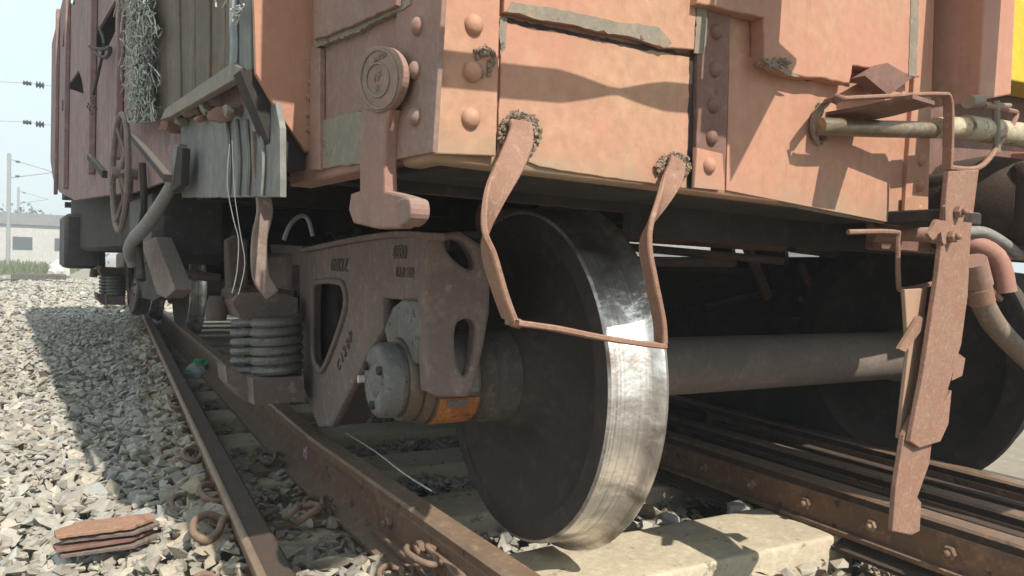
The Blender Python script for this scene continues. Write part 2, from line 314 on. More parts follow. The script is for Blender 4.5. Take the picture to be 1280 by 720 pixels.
def text(name, body, O, U, V, size, th, mt, parent):
    cu = bpy.data.curves.new(name, 'FONT'); cu.body = body; cu.size = size; cu.extrude = th; cu.align_x = 'CENTER'; cu.align_y = 'CENTER'
    tmp = bpy.data.objects.new('tmp', cu); me = bpy.data.meshes.new_from_object(tmp); bpy.data.objects.remove(tmp); bpy.data.curves.remove(cu)
    N = np.cross(U, V); me.transform(Matrix(((U[0], V[0], N[0], O[0]), (U[1], V[1], N[1], O[1]), (U[2], V[2], N[2], O[2]), (0, 0, 0, 1))))
    me.materials.clear(); return link(name, me, mt, parent)
def bolt_mesh(r, h, name='bolt'):
    s = MB(); s.lathe([(0, 0), (0, r), (h*.8, r), (h, r*.85), (h, 0)], O0, -Y0, 6, False); s.lathe([(h, 0), (h, r*.5), (h+h*.8, r*.45), (h+h*.8, 0)], O0, -Y0, 8)
    return s.mesh(name)
def rivet_mesh(r, h):
    s = MB(); s.lathe([(-.004, r*1.02), (0, r), (h*.45, r*.9), (h*.8, r*.6), (h*.97, r*.25), (h, 0)], O0, -Y0, 20); me = s.mesh('rivet'); return me
ROTB = (0, 0, YAW)
NB = -YB; NS = -XB      # outward normals of the wagon's end and of its shaded side
# ================================================================= GROUND
def ground():
    s = MB(); s.box((0, 150, -.6), (560, 560, .8)); o = s.build('ground', GROUND); o['kind'] = 'structure'
    s = MB(); s.wbox(-.75, 3.2, -3, 60, -.19, -.10); o = s.build('track_bed', DIRT); o['kind'] = 'structure'
ground()
# ================================================================= RAILS
RZ = .19
PROF = [(-.075, 0), (-.075, .010), (-.02, .028), (-.009, .05), (-.009, .12), (-.034, .138), (-.036, .165), (-.028, .172), (.028, .172), (.036, .165), (.034, .138), (.009, .12), (.009, .05), (.02, .028), (.075, .010), (.075, 0)]
def rail(fx, y0, y1, label, group='rails of the turnout', step=.25, mt=None, mh=None):
    ys = list(np.arange(y0, min(y1, 6), step))+list(np.arange(6, y1, 1.5)) if y1 > 6 else list(np.arange(y0, y1+1e-6, step))
    root = empty('rail', (fx(0), 0, .018), label, 'rail', group)
    body = MB(); rings = []
    for y in ys: rings.append([body.bm.verts.new((fx(y)+a, y, .018+b_)) for a, b_ in PROF])
    for a, b_ in zip(rings, rings[1:]):
        for k in range(len(PROF)-1): 
            body.bm.faces.new((a[k], a[k+1], b_[k+1], b_[k]))
        body.bm.faces.new((a[-1], a[0], b_[0], b_[-1]))
    body.bm.faces.new(rings[0]); body.bm.faces.new(rings[-1][::-1])
    me = body.mesh('rail_profile', 30); me.materials.append(mt or RUST); me.materials.append(mh or RAILHEAD)
    for p in me.polygons:
        if p.center.z > .018+.155: p.material_index = 1
    link('rail_profile', me, None, root); return root
fl = lambda y: -.29+.004*y
fm = lambda y: float(np.interp(y, [-3, -.9, -.3, .93, 3, 8.6, 30], [.34, .20, .155, .075, .04, -.06, -.3]))
fD = lambda y: 1.36-.02*y if y < 8 else 1.2
fC = lambda y: 1.60-.02*y if y < 10 else 1.4
fA = lambda y: 1.955
RL = rail(fl, -1.6, 60, 'rusty outer rail at the left edge of the ballast, clear of the wheels', mh=RUST_SHADE)  # rail head darkened by colour to stand for shade
s = MB(); rg = []
for y in list(np.arange(-1.6, 6, .4))+list(np.arange(6, 40, 2)): rg.append([s.bm.verts.new((fl(y)+a, y, z)) for a, z in ((-.0375, .178), (-.0375, .186), (-.029, .1925), (-.023, .1925))])
for a, b_ in zip(rg, rg[1:]):
    for k in range(3): s.bm.faces.new((a[k], a[k+1], b_[k+1], b_[k]))
s.build('worn_edge', RAILHEAD, RL)
RM = rail(fm, -1.6, 40, 'brown rail beside which the near wheel has dropped')
RD = rail(fD, -1.6, 40, 'nearest of the three dark parallel rails at right, with bolts along it', mt=RUST_SHADE, mh=RUST)  # this and the next two rails: shade put into darker rust
RC = rail(fC, -1.6, 40, 'middle one of the three dark parallel rails at right', mt=RUST_SHADE, mh=RUST)
RA = rail(fA, -1.6, 60, 'rail beyond the other two at right, next to the far wheel', mt=RUST_SHADE)
BOLT = bolt_mesh(.017, .014); BOLT.materials.append(RAILHEAD)
BOLT2 = bolt_mesh(.019, .016); BOLT2.materials.append(RUST)
def fishplate(root, fx, y0, y1, side, nb):
    me = MB(); x0 = fx((y0+y1)/2)
    xs = side
    for (a, z0, z1, w) in ((.030, .052, .145, .018), (.042, .040, .056, .03)):
        me.box(((fx(y0)+fx(y1))/2+xs*a, (y0+y1)/2, .018+(z0+z1)/2), (w, y1-y0, z1-z0), (unit([1, -(fx(y1)-fx(y0))/(y1-y0), 0]), unit([(fx(y1)-fx(y0))/(y1-y0), 1, 0]), ZB), .003)
    me.build('fishplate', RUST, root)
    for k in range(nb):
        y = y0+(y1-y0)*(k+.5)/nb
        inst('bolt', BOLT if k % 2 == 0 else BOLT2, (fx(y)+xs*.039, y, .018+.10), root, (0, 0, xs*math.pi/2 if xs > 0 else -math.pi/2))
fishplate(RM, fm, -.75, .28, -1, 5)
fishplate(RD, fD, -.95, .6, -1, 7)
fishplate(RC, fC, -.9, .7, -1, 7)
fishplate(RA, fA, -.8, .9, -1, 6)
# spacer wing bar beside the crossing rails (lit top edges)
s = MB(); s.wbox(1.50, 1.535, -.7, .55, .06, .165, .004); o = s.build('check_bar', RUST_SHADE, RC)
s = MB(); s.wbox(1.80, 1.845, -.75, .75, .05, .16, .004); s.build('check_bar', RUST_SHADE, RA)
# wood/steel packing strip beside the middle rail (pale yellow edge)
s = MB(); pA, pB = hz(508, 645, .12), hz(570, 720, .12); s.box((pA+pB)/2, (.028, np.linalg.norm(pB-pA)+.15, .03), (unit(np.cross(unit(pB-pA), ZB)), unit(pB-pA), ZB), .003); s.build('joint_strip', CLIP, RM)
# ---- fastenings on the left rail
def clip_mesh():
    s = MB(); P = [(-.02, -.05, .03), (-.02, .03, .03), (-.03, .06, .045), (-.07, .06, .06), (-.10, .03, .055), (-.10, -.03, .045), (-.07, -.055, .04), (-.045, -.03, .05), (-.035, .01, .065), (-.01, .03, .06), (.01, .02, .05)]
    s.tube(P, .010, 8, res=4); s.bm.transform(Matrix.Diagonal((.8, .85, .85, 1))); return s.mesh('rail_clip')
CM = clip_mesh(); CM.materials.append(CLIP)
def pad_mesh():
    s = MB(); s.wbox(-.12, .0, -.06, .06, -.01, .010, .003); s.wbox(-.070, -.050, -.018, .018, .010, .040, .004)
    return s.mesh('base_plate')
PM = pad_mesh(); PM.materials.append(CLIP)
SLY = [-.04+.62*k for k in range(-1, 26)]
for (px, py, rz, sc) in ((270, 640, .2, 1.2), (266, 690, -.1, 1.25), (334, 668, 3.2, 1.1), (520, 716, .4, .95), (224, 520, .1, 1.15), (243, 588, .0, 1.1)):
    R_ = RM if px > 500 else RL
    inst('rail_clip', CM, hz(px, py, .10)-np.array([-.05, 0, .0]), R_, (0, .12, rz), (sc, sc, sc))
for (px, py) in ((258, 655), (222, 540)):
    s = MB(); s.box(hz(px, py, .09)+ZB*.015, (.09, .12, .03), bev=.005); s.build('rail_chair', CLIP, RL)
# ================================================================= SLEEPERS
def sleeper(y, x0, x1, label, jag=True):
    top = .055 if abs(y+.145) < .01 else 0
    s = MB(); s.box(((x0+x1)/2, y, top-.10), (x1-x0, .29 if top else .25, .20), bev=.012, seg=2)
    bm = s.bm; bmesh.ops.subdivide_edges(bm, edges=[e for e in bm.edges if e.calc_length() > .2], cuts=14, use_grid_fill=True)
    for v in bm.verts:
        q = noise.noise_vector(v.co*7); k = noise.noise_vector(v.co*23)
        e = 1.6 if (v.co.x > x1-.15) else 1
        v.co += Vector((q.x*.012*e, q.y*.007, q.z*.004))+Vector(k)*.002*e
    o = s.build('sleeper', CONC, None, None, 60); origin_to(o); tag(o, label, 'sleeper', 'concrete sleepers under the track'); return o
for i, y in enumerate(SLY[:20]):
    if i == 1: lab = 'sunlit cream concrete sleeper the near wheel rests on'; sleeper(-.145, .245, 1.40, lab)
    elif i == 0: sleeper(y, -.55, 2.5, 'concrete sleeper closest to the camera, mostly buried in stones')
    elif i == 2: sleeper(y, -.55, 2.5, 'concrete sleeper just behind the one carrying the wheel, sunlit by the left rail')
    elif i == 3: sleeper(y, -.55, 2.5, 'shaded concrete sleeper below the bearing, third from the camera')
    else: sleeper(y, -.55, 2.6, 'shaded concrete sleeper deep under the wagon')
for k, y in enumerate(SLY[:12]):
    for side in ((-1, 1) if k < 3 else (-1,)):
        p = (fl(y)+side*.064, y, .022+(.05 if side < 0 else .0))
        inst('base_plate', PM, p, RL, (0, 0, 0 if side < 0 else math.pi)); inst('rail_clip', CM, p, RL, (0, 0, 0 if side < 0 else math.pi))
        for R_, f__ in ((RM, fm),):
            if side < 0 and k < 4:
                p = (f__(y)-.068, y, .018); inst('base_plate', PM, p, R_); inst('rail_clip', CM, p, R_)
# ================================================================= BALLAST
def ballast():
    tm = []
    for i in range(14):
        bm = bmesh.new(); r = np.random.default_rng(100+i)
        for k in range(12):
            v = r.normal(0, 1, 3); v /= np.linalg.norm(v); v *= r.uniform(.75, 1.1); v *= (1, r.uniform(.55, .9), r.uniform(.28, .62)); bm.verts.new(v)
        bmesh.ops.convex_hull(bm, input=bm.verts); bmesh.ops.delete(bm, geom=[v for v in bm.verts if not v.link_faces], context='VERTS')
        bmesh.ops.triangulate(bm, faces=bm.faces); bm.verts.index_update()
        tm.append((np.array([v.co[:] for v in bm.verts]), np.array([[v.index for v in f.verts] for f in bm.faces]))); bm.free()
    pts = []
    def scatter(x0, x1, y0, y1, n, s0, s1, zf, keep=None):
        x = rng.uniform(x0, x1, n); y = rng.uniform(y0, y1, n); sz = rng.uniform(s0, s1, n)*rng.choice([1, 1, 1.35], n)
        for a, b_, c in zip(x, y, sz):
            z = zf(a, b_)
            if z is None: continue
            pts.append((a, b_, z+rng.uniform(-.35, .35)*c, c))
    RAILS = (fl, fm, fD, fC, fA)
    def zc(x, y):
        for f__ in RAILS:
            if abs(x-f__(y)) < .043: return None
        d = abs((y+.04+.31) % .62-.31)
        under = abs((y+.04) % .62-.0)
        dy = min(abs(y-q) for q in SLY)
        near = abs(y+.04) < .16
        if -.31 < y < .02 and .2 < x < 1.43: return None
        if x < fl(y)-.03:
            h = .045+.095*max(0, 1-(-.33-x)/.22)+.015*noise.noise(Vector((x*2, y*2, 0)))
            return h if x > -3.0 else h-.03*(abs(x)-3.0)
        h = -.055+.03*noise.noise(Vector((x*3, y*3, 3)))
        if x > -.3 and x < .2 and y < 1.4: h += .045
        if dy < .13: return (h+.03 if x < .1 else (None if y < 1 else h-.02))
        return h
    scatter(-3.2, -.3, -1.4, 3.2, 20000, .012, .037, zc)
    scatter(-.3, 2.9, -1.4, 3.2, 15000, .012, .034, zc)
    scatter(-5, 3.2, 3.2, 9, 26000, .02, .038, zc)
    scatter(-9, 3.4, 9, 26, 22000, .035, .06, zc)
    scatter(-5, -3.2, .5, 3.2, 4000, .022, .036, zc)
    railx = lambda x, y: min(abs(x-f__(y)) for f__ in RAILS)
    V, Fc, T = [], [], []; off = 0
    pts_ = np.array(pts); ch = rng.integers(0, len(tm), len(pts_))
    for ti, (tv, tf) in enumerate(tm):
        q = pts_[ch == ti]; n_ = len(q)
        ang = rng.uniform(0, 2*np.pi, n_); tl = rng.normal(0, .33, (n_, 2))
        ca, sa = np.cos(ang), np.sin(ang); v = tv[None]*q[:, 3][:, None, None]
        x, y, z = v[..., 0], v[..., 1], v[..., 2]
        z2 = z + tl[:, :1]*x + tl[:, 1:]*y; X_ = x*ca[:, None]-y*sa[:, None]; Y_ = x*sa[:, None]+y*ca[:, None]
        vv = np.stack([X_+q[:, 0][:, None], Y_+q[:, 1][:, None], z2+q[:, 2][:, None]], -1).reshape(-1, 3)
        ff = (tf[None]+(np.arange(n_)*len(tv))[:, None, None]+off).reshape(-1, 3)
        tone = np.clip(rng.normal(1.0, .15, n_), .55, 1.35); warm = rng.normal(0, .03, n_)
        dr = np.array([railx(a, b_) for a, b_ in q[:, :2]]); rust = np.clip(1-(dr-.05)/.16, 0, 1)*rng.uniform(.2, 1, n_); tone = tone*(1-.25*rust); warm = warm+.16*rust
        V.append(vv); Fc.append(ff); T.append(np.repeat(np.stack([tone*(1+warm), tone, tone*(1-warm*1.3), np.ones(n_)], -1), len(tv), 0)); off += n_*len(tv)
    V = np.concatenate(V); Fc = np.concatenate(Fc); T = np.concatenate(T)
    me = bpy.data.meshes.new('ballast'); me.vertices.add(len(V)); me.vertices.foreach_set('co', V.ravel()); me.loops.add(len(Fc)*3); me.loops.foreach_set('vertex_index', Fc.ravel().astype(np.int32))
    me.polygons.add(len(Fc)); me.polygons.foreach_set('loop_start', np.arange(0, len(Fc)*3, 3, dtype=np.int32)); me.update(calc_edges=True); me.shade_flat()
    a = me.attributes.new('tone', 'FLOAT_COLOR', 'POINT'); a.data.foreach_set('color', T.ravel()); me.materials.append(STONE)
    o = bpy.data.objects.new('ballast', me); COL.objects.link(o); o['kind'] = 'stuff'; o['label'] = 'grey beige crushed stone ballast around the rails and sleepers'; o['category'] = 'gravel'
    print('ballast tris', len(Fc)); return tm
TM = ballast()
# ================================================================= WAGON
WG = empty('freight_wagon', B(0, 0, .95), 'rust red freight wagon leaning over the derailed wheel', 'wagon')
ZL, ZTOP = .972, 3.1
def rect_b(x0, x1, z0, z1, y): return [B(x0, y, z0), B(x1, y, z0), B(x1, y, z1), B(x0, y, z1)]
# end beam skin
s = MB(); s.bbox(.0, 1.345, .0, .10, ZL, 1.62, .014, 3); s.build('end_beam', PAINT, WG)
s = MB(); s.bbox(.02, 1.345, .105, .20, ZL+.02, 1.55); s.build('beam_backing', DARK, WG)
P_ = lambda pts, y: [hb(a, b_, y) for a, b_ in pts]
plate('corner_plate', P_([(541, 192), (620, 195), (627, -60), (548, -60)], -.012), NB, .0118, PAINT, WG, bev=.002)
plate('lower_panel', P_([(622, 193), (700, 213), (862, 236), (866, 72), (750, 48), (628, 26)], -.005), NB, .0048, PAINT, WG, bev=.0015, jag=(.0006, .02))
plate('upper_panel', P_([(630, 15), (700, 28), (790, 46), (830, 60), (868, 62), (872, -60), (630, -70)], -.016), NB, .0158, PAINT, WG, bev=.002, jag=(.001, .018))
plate('scraped_edge', P_([(640, 2), (700, 12), (790, 30), (822, 33), (840, 53), (830, 60), (790, 46), (700, 28), (634, 15)], -.0175), NB, .0012, BARE, WG, jag=(.0012, .012))
plate('riveted_flange', P_([(870, 232), (905, 237), (908, 190), (916, -60), (874, -60)], -.014), NB, .0135, BROWN, WG, bev=.002)  # browner than the beam, the flange's shadow put into its colour
plate('upper_right_plate', P_([(878, -60), (872, 4), (955, 22), (956, 76), (985, 92), (1062, 104), (1066, 82), (1150, 96), (1156, -60)], -.034), NB, .033, PAINT, WG, bev=.003, jag=(.0012, .02))
plate('torn_lip', P_([(953, 70), (958, 78), (986, 95), (1000, 96), (985, 86), (975, 80)], -.037), NB, .002, BARE, WG, jag=(.001, .008))
plate('right_panel', P_([(908, 238), (1126, 281), (1132, 108), (990, 92), (912, 60)], -.004), NB, .0038, PAINT, WG, bev=.0012)
plate('right_flange', P_([(1130, 274), (1160, 275), (1170, -60), (1150, -60), (1143, 100)], -.012), NB, .04, PAINT, WG, bev=.002)
plate('flange_foot', P_([(866, 234), (906, 238), (903, 192), (868, 184)], -.0175), NB, .0035, PAINT, WG)
# triangular notch stiffener
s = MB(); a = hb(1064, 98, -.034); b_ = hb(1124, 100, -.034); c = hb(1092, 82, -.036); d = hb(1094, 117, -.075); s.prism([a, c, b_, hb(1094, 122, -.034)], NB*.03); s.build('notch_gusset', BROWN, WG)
# recess around the coupler and centre
s = MB(); s.bbox(1.36, 3.0, .10, .13, .90, 1.9, .004); s.build('coupler_recess', BROWN, WG)  # shade of the recess put into its darker paint
plate('striker_post', [hb(*p, -.10) for p in ((1234, -60), (1272, -60), (1264, 118), (1224, 126))], NB, .19, PAINT, WG, bev=.004)
plate('yellow_panel', [hb(*p, -.06) for p in ((1268, -80), (1420, -80), (1420, 130), (1262, 100))], NB, .12, YEL, WG, bev=.004)
s = MB(); s.bbox(2.1, 2.8, .0, .09, ZL, 1.23, .004); s.build('end_beam', PAINT, WG)
# underside strip of the end beam, grime and shade put into one dark colour
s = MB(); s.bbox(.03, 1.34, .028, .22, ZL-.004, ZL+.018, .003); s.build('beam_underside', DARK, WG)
s = MB(); s.bbox(.02, .6, .215, .24, .95, 1.64); s.bbox(.601, 2.8, .215, .24, .90, 1.64); s.build('beam_backing', DARK, WG)  # lower backing added to keep sunlight off the axle
s = MB(); s.tube([hb(x, y, .01) for x, y in ((905, 236), (960, 247), (1030, 262), (1122, 279))], .009, 8, res=3); s.build('bottom_weld', BARE, WG)
for nm, P, yb_ in (('seam_gap', [(630, 22), (700, 36), (790, 54), (866, 68), (866, 71), (790, 60), (700, 41), (628, 28)], -.0055), ('seam_gap', [(985, 92), (1062, 104), (1062, 108), (985, 97)], -.005), ('seam_gap', [(862, 72), (867, 72), (864, 236), (859, 235)], -.0055)):
    plate(nm, P_(P, yb_), NB, .003, DARK, WG, jag=(.0009, .008))
plate('scraped_edge', P_([(872, 2), (882, 4), (886, 40), (880, 66), (868, 66)], -.0165), NB, .003, BARE, WG, jag=(.001, .008))
plate('scraped_edge', P_([(1140, -40), (1150, -40), (1146, 96), (1136, 94)], -.0355), NB, .0015, BARE, WG, jag=(.001, .01))
plate('paint_flake', P_([(624, 20), (634, 22), (632, 60), (625, 70)], -.0065), NB, .0015, BARE, WG, jag=(.001, .008))
# rivets on the end
RV = rivet_mesh(.0155, .011); RV.materials.append(PAINT); RVB = rivet_mesh(.0145, .011); RVB.materials.append(BROWN); RVD = rivet_mesh(.0135, .010); RVD.materials.append(PAINTD)
for (a, c) in ((592, 31), (590, 90), (588, 148), (592, -30)): inst('rivet', RV, hb(a, c, -.0125), WG, ROTB)
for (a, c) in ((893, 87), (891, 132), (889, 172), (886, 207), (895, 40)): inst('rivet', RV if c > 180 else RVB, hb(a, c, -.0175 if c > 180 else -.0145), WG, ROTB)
for (a, c) in ((1151, 200), (1149, 232), (1153, 165), (1147, 262)): inst('rivet', RV, hb(a, c, -.0125), WG, ROTB)
o = plate('flange_foot', P_([(1130, 278), (1158, 279), (1160, 246), (1132, 245)], -.020), NB, .008, PAINT, WG, bev=.001)
# welded lumps
def weld(name, px, py, yb, rx, rz, n, mt=WELD, seed=0, plane=hb):
    r = np.random.default_rng(seed); s = MB()
    for k in range(n):
        a = r.uniform(0, 6.28); q = math.sqrt(r.uniform(.12, 1)); p = plane(px+rx*q*math.cos(a), py+rz*q*math.sin(a), yb)
        g = bmesh.ops.create_icosphere(s.bm, subdivisions=1, radius=r.uniform(.002, .0048), matrix=Matrix.Translation(p))
        for v in g['verts']: v.co += Vector(r.normal(0, .0012, 3))
    for f in s.bm.faces: f.smooth = True
    return s.build(name, mt, WG)
weld('weld_bead', 650, 168, -.012, 26, 28, 260, WELD, 1); weld('weld_bead', 842, 208, -.012, 21, 17, 170, WELD, 2); weld('weld_bead', 605, 76, -.014, 14, 20, 40, WELD, 3)
weld('weld_bead', 968, 80, -.036, 22, 7, 34, WELD, 4); weld('weld_bead', 1025, 155, -.010, 10, 26, 36, WELD, 5)
# hanging loop strap in front of the wheel
q = [(650, 152, -.022), (651, 172, -.030), (638, 205, -.055), (618, 245, -.075), (607, 285, -.085), (612, 320, -.085), (626, 368, -.085), (637, 398, -.085)]
pts = [hb(*p) for p in q]; wv = [XB, XB, XB+YB*.1, XB+YB*.35, XB*.7+YB*.8, XB*.12+YB, XB*.12+YB, XB*.12+YB]
q2 = [(640, 403, -.085), (690, 410, -.085), (740, 420, -.085), (790, 428, -.085), (824, 432, -.085)]
q3 = [(826, 428, -.085), (824, 400, -.085), (814, 350, -.085), (807, 310, -.08), (812, 280, -.075), (828, 248, -.055), (843, 218, -.03), (847, 200, -.022)]
s = MB(); s.ribbon(pts, wv, [.040, .042, .042, .040, .038, .036, .036, .036], .009, 6)
s.ribbon([hb(*p) for p in q2], [YB]*5, .036, .009, 4)
s.ribbon([hb(*p) for p in q3], [XB*.35+YB]*4+[XB*.6+YB*.7, XB*.9+YB*.4, XB, XB], [.036]*5+[.038, .038, .036], .009, 6)
s.tube([hb(636, 392, -.085), hb(638, 401, -.085), hb(650, 405, -.085)], .007, 8, res=3)
s.build('hanging_loop_strap', STRAP, WG, 'flat bar loop hanging in front of the wheel')
# ---- hanging notched bars at the right
yb1 = -.14
plate('hanging_bar', P_([(1186, 214), (1224, 212), (1214, 290), (1210, 370), (1202, 430), (1180, 505), (1190, 488), (1186, 530), (1176, 552), (1150, 560), (1138, 552), (1154, 470), (1172, 350), (1180, 280)], yb1), NB, .012, STRAP, WG, bev=.002, label='long flat bar with a notch hanging at right')
plate('lower_notched_bar', P_([(1142, 520), (1168, 530), (1162, 580), (1147, 622), (1152, 628), (1150, 664), (1140, 669), (1116, 664), (1120, 610), (1130, 545)], yb1+.0135), NB, .012, STRAP, WG, bev=.002)
plate('rear_bar', P_([(1131, 362), (1160, 360), (1150, 450), (1140, 540), (1124, 548), (1136, 440)], yb1+.032), NB, .010, PAINT, WG, bev=.002)
plate('bar_spur', P_([(1150, 395), (1160, 402), (1132, 440), (1124, 436)], yb1+.02), NB, .008, STRAP, WG)
plate('bar_hook', P_([(1196, 440), (1207, 448), (1203, 470), (1190, 476)], yb1+.005), NB, .008, STRAP, WG, bev=.001)
plate('ragged_bracket', P_([(1160, 292), (1172, 274), (1182, 276), (1182, 258), (1196, 252), (1206, 268), (1200, 298), (1180, 306), (1176, 290), (1166, 300)], yb1-.004), NB, .008, STRAP, WG, jag=(.001, .01))
BB = bolt_mesh(.014, .012); BB.materials.append(STRAP)
inst('bolt', BB, hb(1188, 296, yb1-.006), WG, ROTB); inst('bolt', BB, hb(1196, 265, yb1-.006), WG, ROTB)
s = MB(); s.bbox(1.22, 1.38, -.14, .02, .955, .985, .004); s.build('bar_hanger', DARK, WG)
# ---- uncoupling pipe and its guard loop
s = MB(); s.tube([hb(1024, 158, -.03), hb(1100, 161, -.06), hb(1180, 163, -.10)], .0185, 16); s.build('uncoupling_pipe', PIPE, WG)
s = MB(); s.tube([hb(1170, 160, -.10), hb(1205, 159, -.10)], .024, 16); s.tube([hb(1205, 159, -.10), hb(1300, 172, -.12)], [.029, .030, .031], 16, res=2); s.build('ivory_sleeve', IVORY, WG)
s = MB(); s.tube([hb(a, c, -.015) for a, c in ((1035, 128), (1022, 140), (1017, 160), (1022, 180))], [.006, .009, .009, .004], 8, res=4); s.build('pipe_collar', BARE, WG)
s = MB(); s.ribbon([hb(1036, 126, -.02), hb(1045, 124, -.10), hb(1100, 121, -.12), hb(1170, 118, -.13), hb(1184, 124, -.13), hb(1186, 160, -.13), hb(1184, 212, -.13)], [YB, YB, YB, YB, YB, YB, YB], .022, .008, 5)
s.tube([hb(1184, 209, -.13), hb(1222, 210, -.13), hb(1246, 185, -.13), hb(1270, 146, -.13), hb(1262, 138, -.13), hb(1230, 132, -.13)], .0065, 8, res=4); s.build('guard_loop', STRAP, WG)
s = MB(); s.prism([B(.95, 0, 1.17), B(.945, -.10, 1.17), B(.925, -.20, 1.17), B(1.01, -.20, 1.17), B(1.05, -.1, 1.17), B(1.07, 0, 1.17)], ZB*.008); s.build('guard_shelf', BROWN, WG)
s = MB(); s.tube([hb(1210, 127, -.12), hb(1224, 127, -.12)], .016, 12); s.tube([hb(1224, 130, -.12), hb(1262, 132, -.12)], .006, 8); s.tube([hb(1245, 126, -.13), hb(1246, 190, -.13)], .009, 8); s.build('clevis_pin', BARE, WG)
# ---- coupler body
s = MB(); s.tube([B(1.72, .1, 1.03), B(1.72, -.02, 1.03), B(1.73, -.10, 1.03)], [.13, .14, .12], 18); s.bbox(1.60, 1.95, -.05, .3, .94, 1.12, .03, 3); s.bbox(1.62, 1.95, -.62, -.08, .92, 1.14, .05, 3); s.bbox(1.78, 2.1, -.80, -.5, .90, 1.16, .06, 3); s.build('coupler', RUST_SHADE, WG)
# ---- brake hoses under the coupler
s = MB(); s.tube([B(1.30, .08, .94), B(1.40, .02, .945), B(1.50, -.04, .93), B(1.56, -.10, .89), B(1.58, -.12, .80)], .024, 14, res=4); s.build('air_pipe', PAINTD, WG)
hp = [hb(1216, 330, -.1), hb(1222, 352, -.1), hb(1228, 378, -.1), hb(1245, 408, -.1), hb(1275, 440, -.1), hb(1320, 480, -.1)]
s = MB(); s.tube(hp, .027, 14, res=4); s.build('brake_hose', HOSEB, WG)
s = MB(); s.tube([hb(1215, 326, -.1), hb(1223, 356, -.1)], .033, 14); s.build('hose_collar', PAINTD, WG)
s = MB(); s.tube([hb(1222, 358, -.1), hb(1226, 376, -.1)], [.032, .032], 14); s.tube([hb(1240, 364, -.1), hb(1250, 374, -.1)], .008, 6); s.build('hose_clamp', STRAP, WG)
s = MB(); s.tube([hb(1200, 290, -.06), hb(1228, 290, -.08), hb(1252, 302, -.10), hb(1272, 318, -.11)], .014, 12, res=4); s.build('upper_hose', HOSE, WG)
s = MB(); s.tube([hb(1060, 290, -.02), hb(1118, 290, -.05), hb(1122, 300, -.05), hb(1123, 352, -.05), hb(1130, 362, -.05), hb(1176, 352, -.05)], .006, 8, res=3); s.build('lower_guard_loop', STRAP, WG)
# ---- twisted step strap and added shadow plate above the picture's top edge (they throw the shadows on the end beam)
tw = []; tv = []
for k in range(25):
    u = k/24; tw.append(B(-.02+.62*u, -.27, 1.358+.055*u)); ang = math.pi/2*min(max((u-.42)/.38, 0), 1); tv.append(ZB*math.cos(ang)-YB*math.sin(ang))
s = MB(); s.ribbon(tw, tv, .05, .006, 1); s.ribbon([B(-.02, -.27, 1.358), B(-.02, .0, 1.40)], [ZB, ZB], .05, .006, 2); s.ribbon([B(.60, -.27, 1.413), B(.60, -.015, 1.47)], [ZB, ZB], .05, .006, 2); s.build('twisted_strap', STRAP, WG)
s = MB(); zsh = 1.52; s.prism([B(.555, -.0, zsh), B(.57, -.45, zsh), B(.665, -.45, zsh), B(.675, -.52, zsh), B(.812, -.305, zsh), B(.752, -.285, zsh), B(.748, -.0, zsh)], ZB*.01); s.bbox(.548, .554, -.45, -.002, 1.40, 1.53); s.build('shadow_plate', PAINT, WG)  # unseen plate and cheek, outline shaped for the shadow below
s = MB(); s.bbox(1.345, 1.53, -.62, .05, 1.64, 1.65); s.build('shade_shelf', PAINT, WG)  # shelf added out of view to shade the coupler recess
# ---- body above
_e = hs(63, 200, -.06); YE = float((_e-K)@YB)-.02
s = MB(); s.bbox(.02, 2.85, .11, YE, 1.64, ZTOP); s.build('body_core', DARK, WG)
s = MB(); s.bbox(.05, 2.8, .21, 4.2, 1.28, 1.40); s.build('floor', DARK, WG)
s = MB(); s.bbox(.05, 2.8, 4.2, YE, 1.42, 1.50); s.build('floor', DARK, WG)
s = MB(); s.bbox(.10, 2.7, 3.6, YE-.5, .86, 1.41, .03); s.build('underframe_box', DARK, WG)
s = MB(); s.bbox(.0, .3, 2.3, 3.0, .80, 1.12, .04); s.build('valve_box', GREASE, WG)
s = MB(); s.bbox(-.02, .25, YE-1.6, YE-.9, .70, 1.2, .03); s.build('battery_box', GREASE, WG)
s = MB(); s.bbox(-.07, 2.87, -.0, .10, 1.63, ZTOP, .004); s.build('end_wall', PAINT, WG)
# ================= the wagon's shaded side
Q_ = lambda pts, x: [hs(a, b_, x) for a, b_ in pts]
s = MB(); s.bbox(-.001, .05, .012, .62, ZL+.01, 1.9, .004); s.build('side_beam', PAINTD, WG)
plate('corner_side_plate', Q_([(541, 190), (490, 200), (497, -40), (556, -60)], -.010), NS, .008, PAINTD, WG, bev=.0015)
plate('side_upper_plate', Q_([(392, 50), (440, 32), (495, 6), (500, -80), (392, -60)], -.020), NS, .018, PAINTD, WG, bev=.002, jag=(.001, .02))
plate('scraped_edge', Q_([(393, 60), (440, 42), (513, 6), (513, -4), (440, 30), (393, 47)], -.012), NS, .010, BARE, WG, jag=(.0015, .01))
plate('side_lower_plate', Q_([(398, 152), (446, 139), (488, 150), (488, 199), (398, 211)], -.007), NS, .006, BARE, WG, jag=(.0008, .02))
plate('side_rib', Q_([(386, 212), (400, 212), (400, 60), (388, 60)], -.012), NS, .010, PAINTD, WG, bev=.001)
for (a, c) in ((522, 33), (519, 88), (519, 146)): inst('rivet', RVD, hs(a, c, -.0115), WG, (0, 0, YAW-math.pi/2))
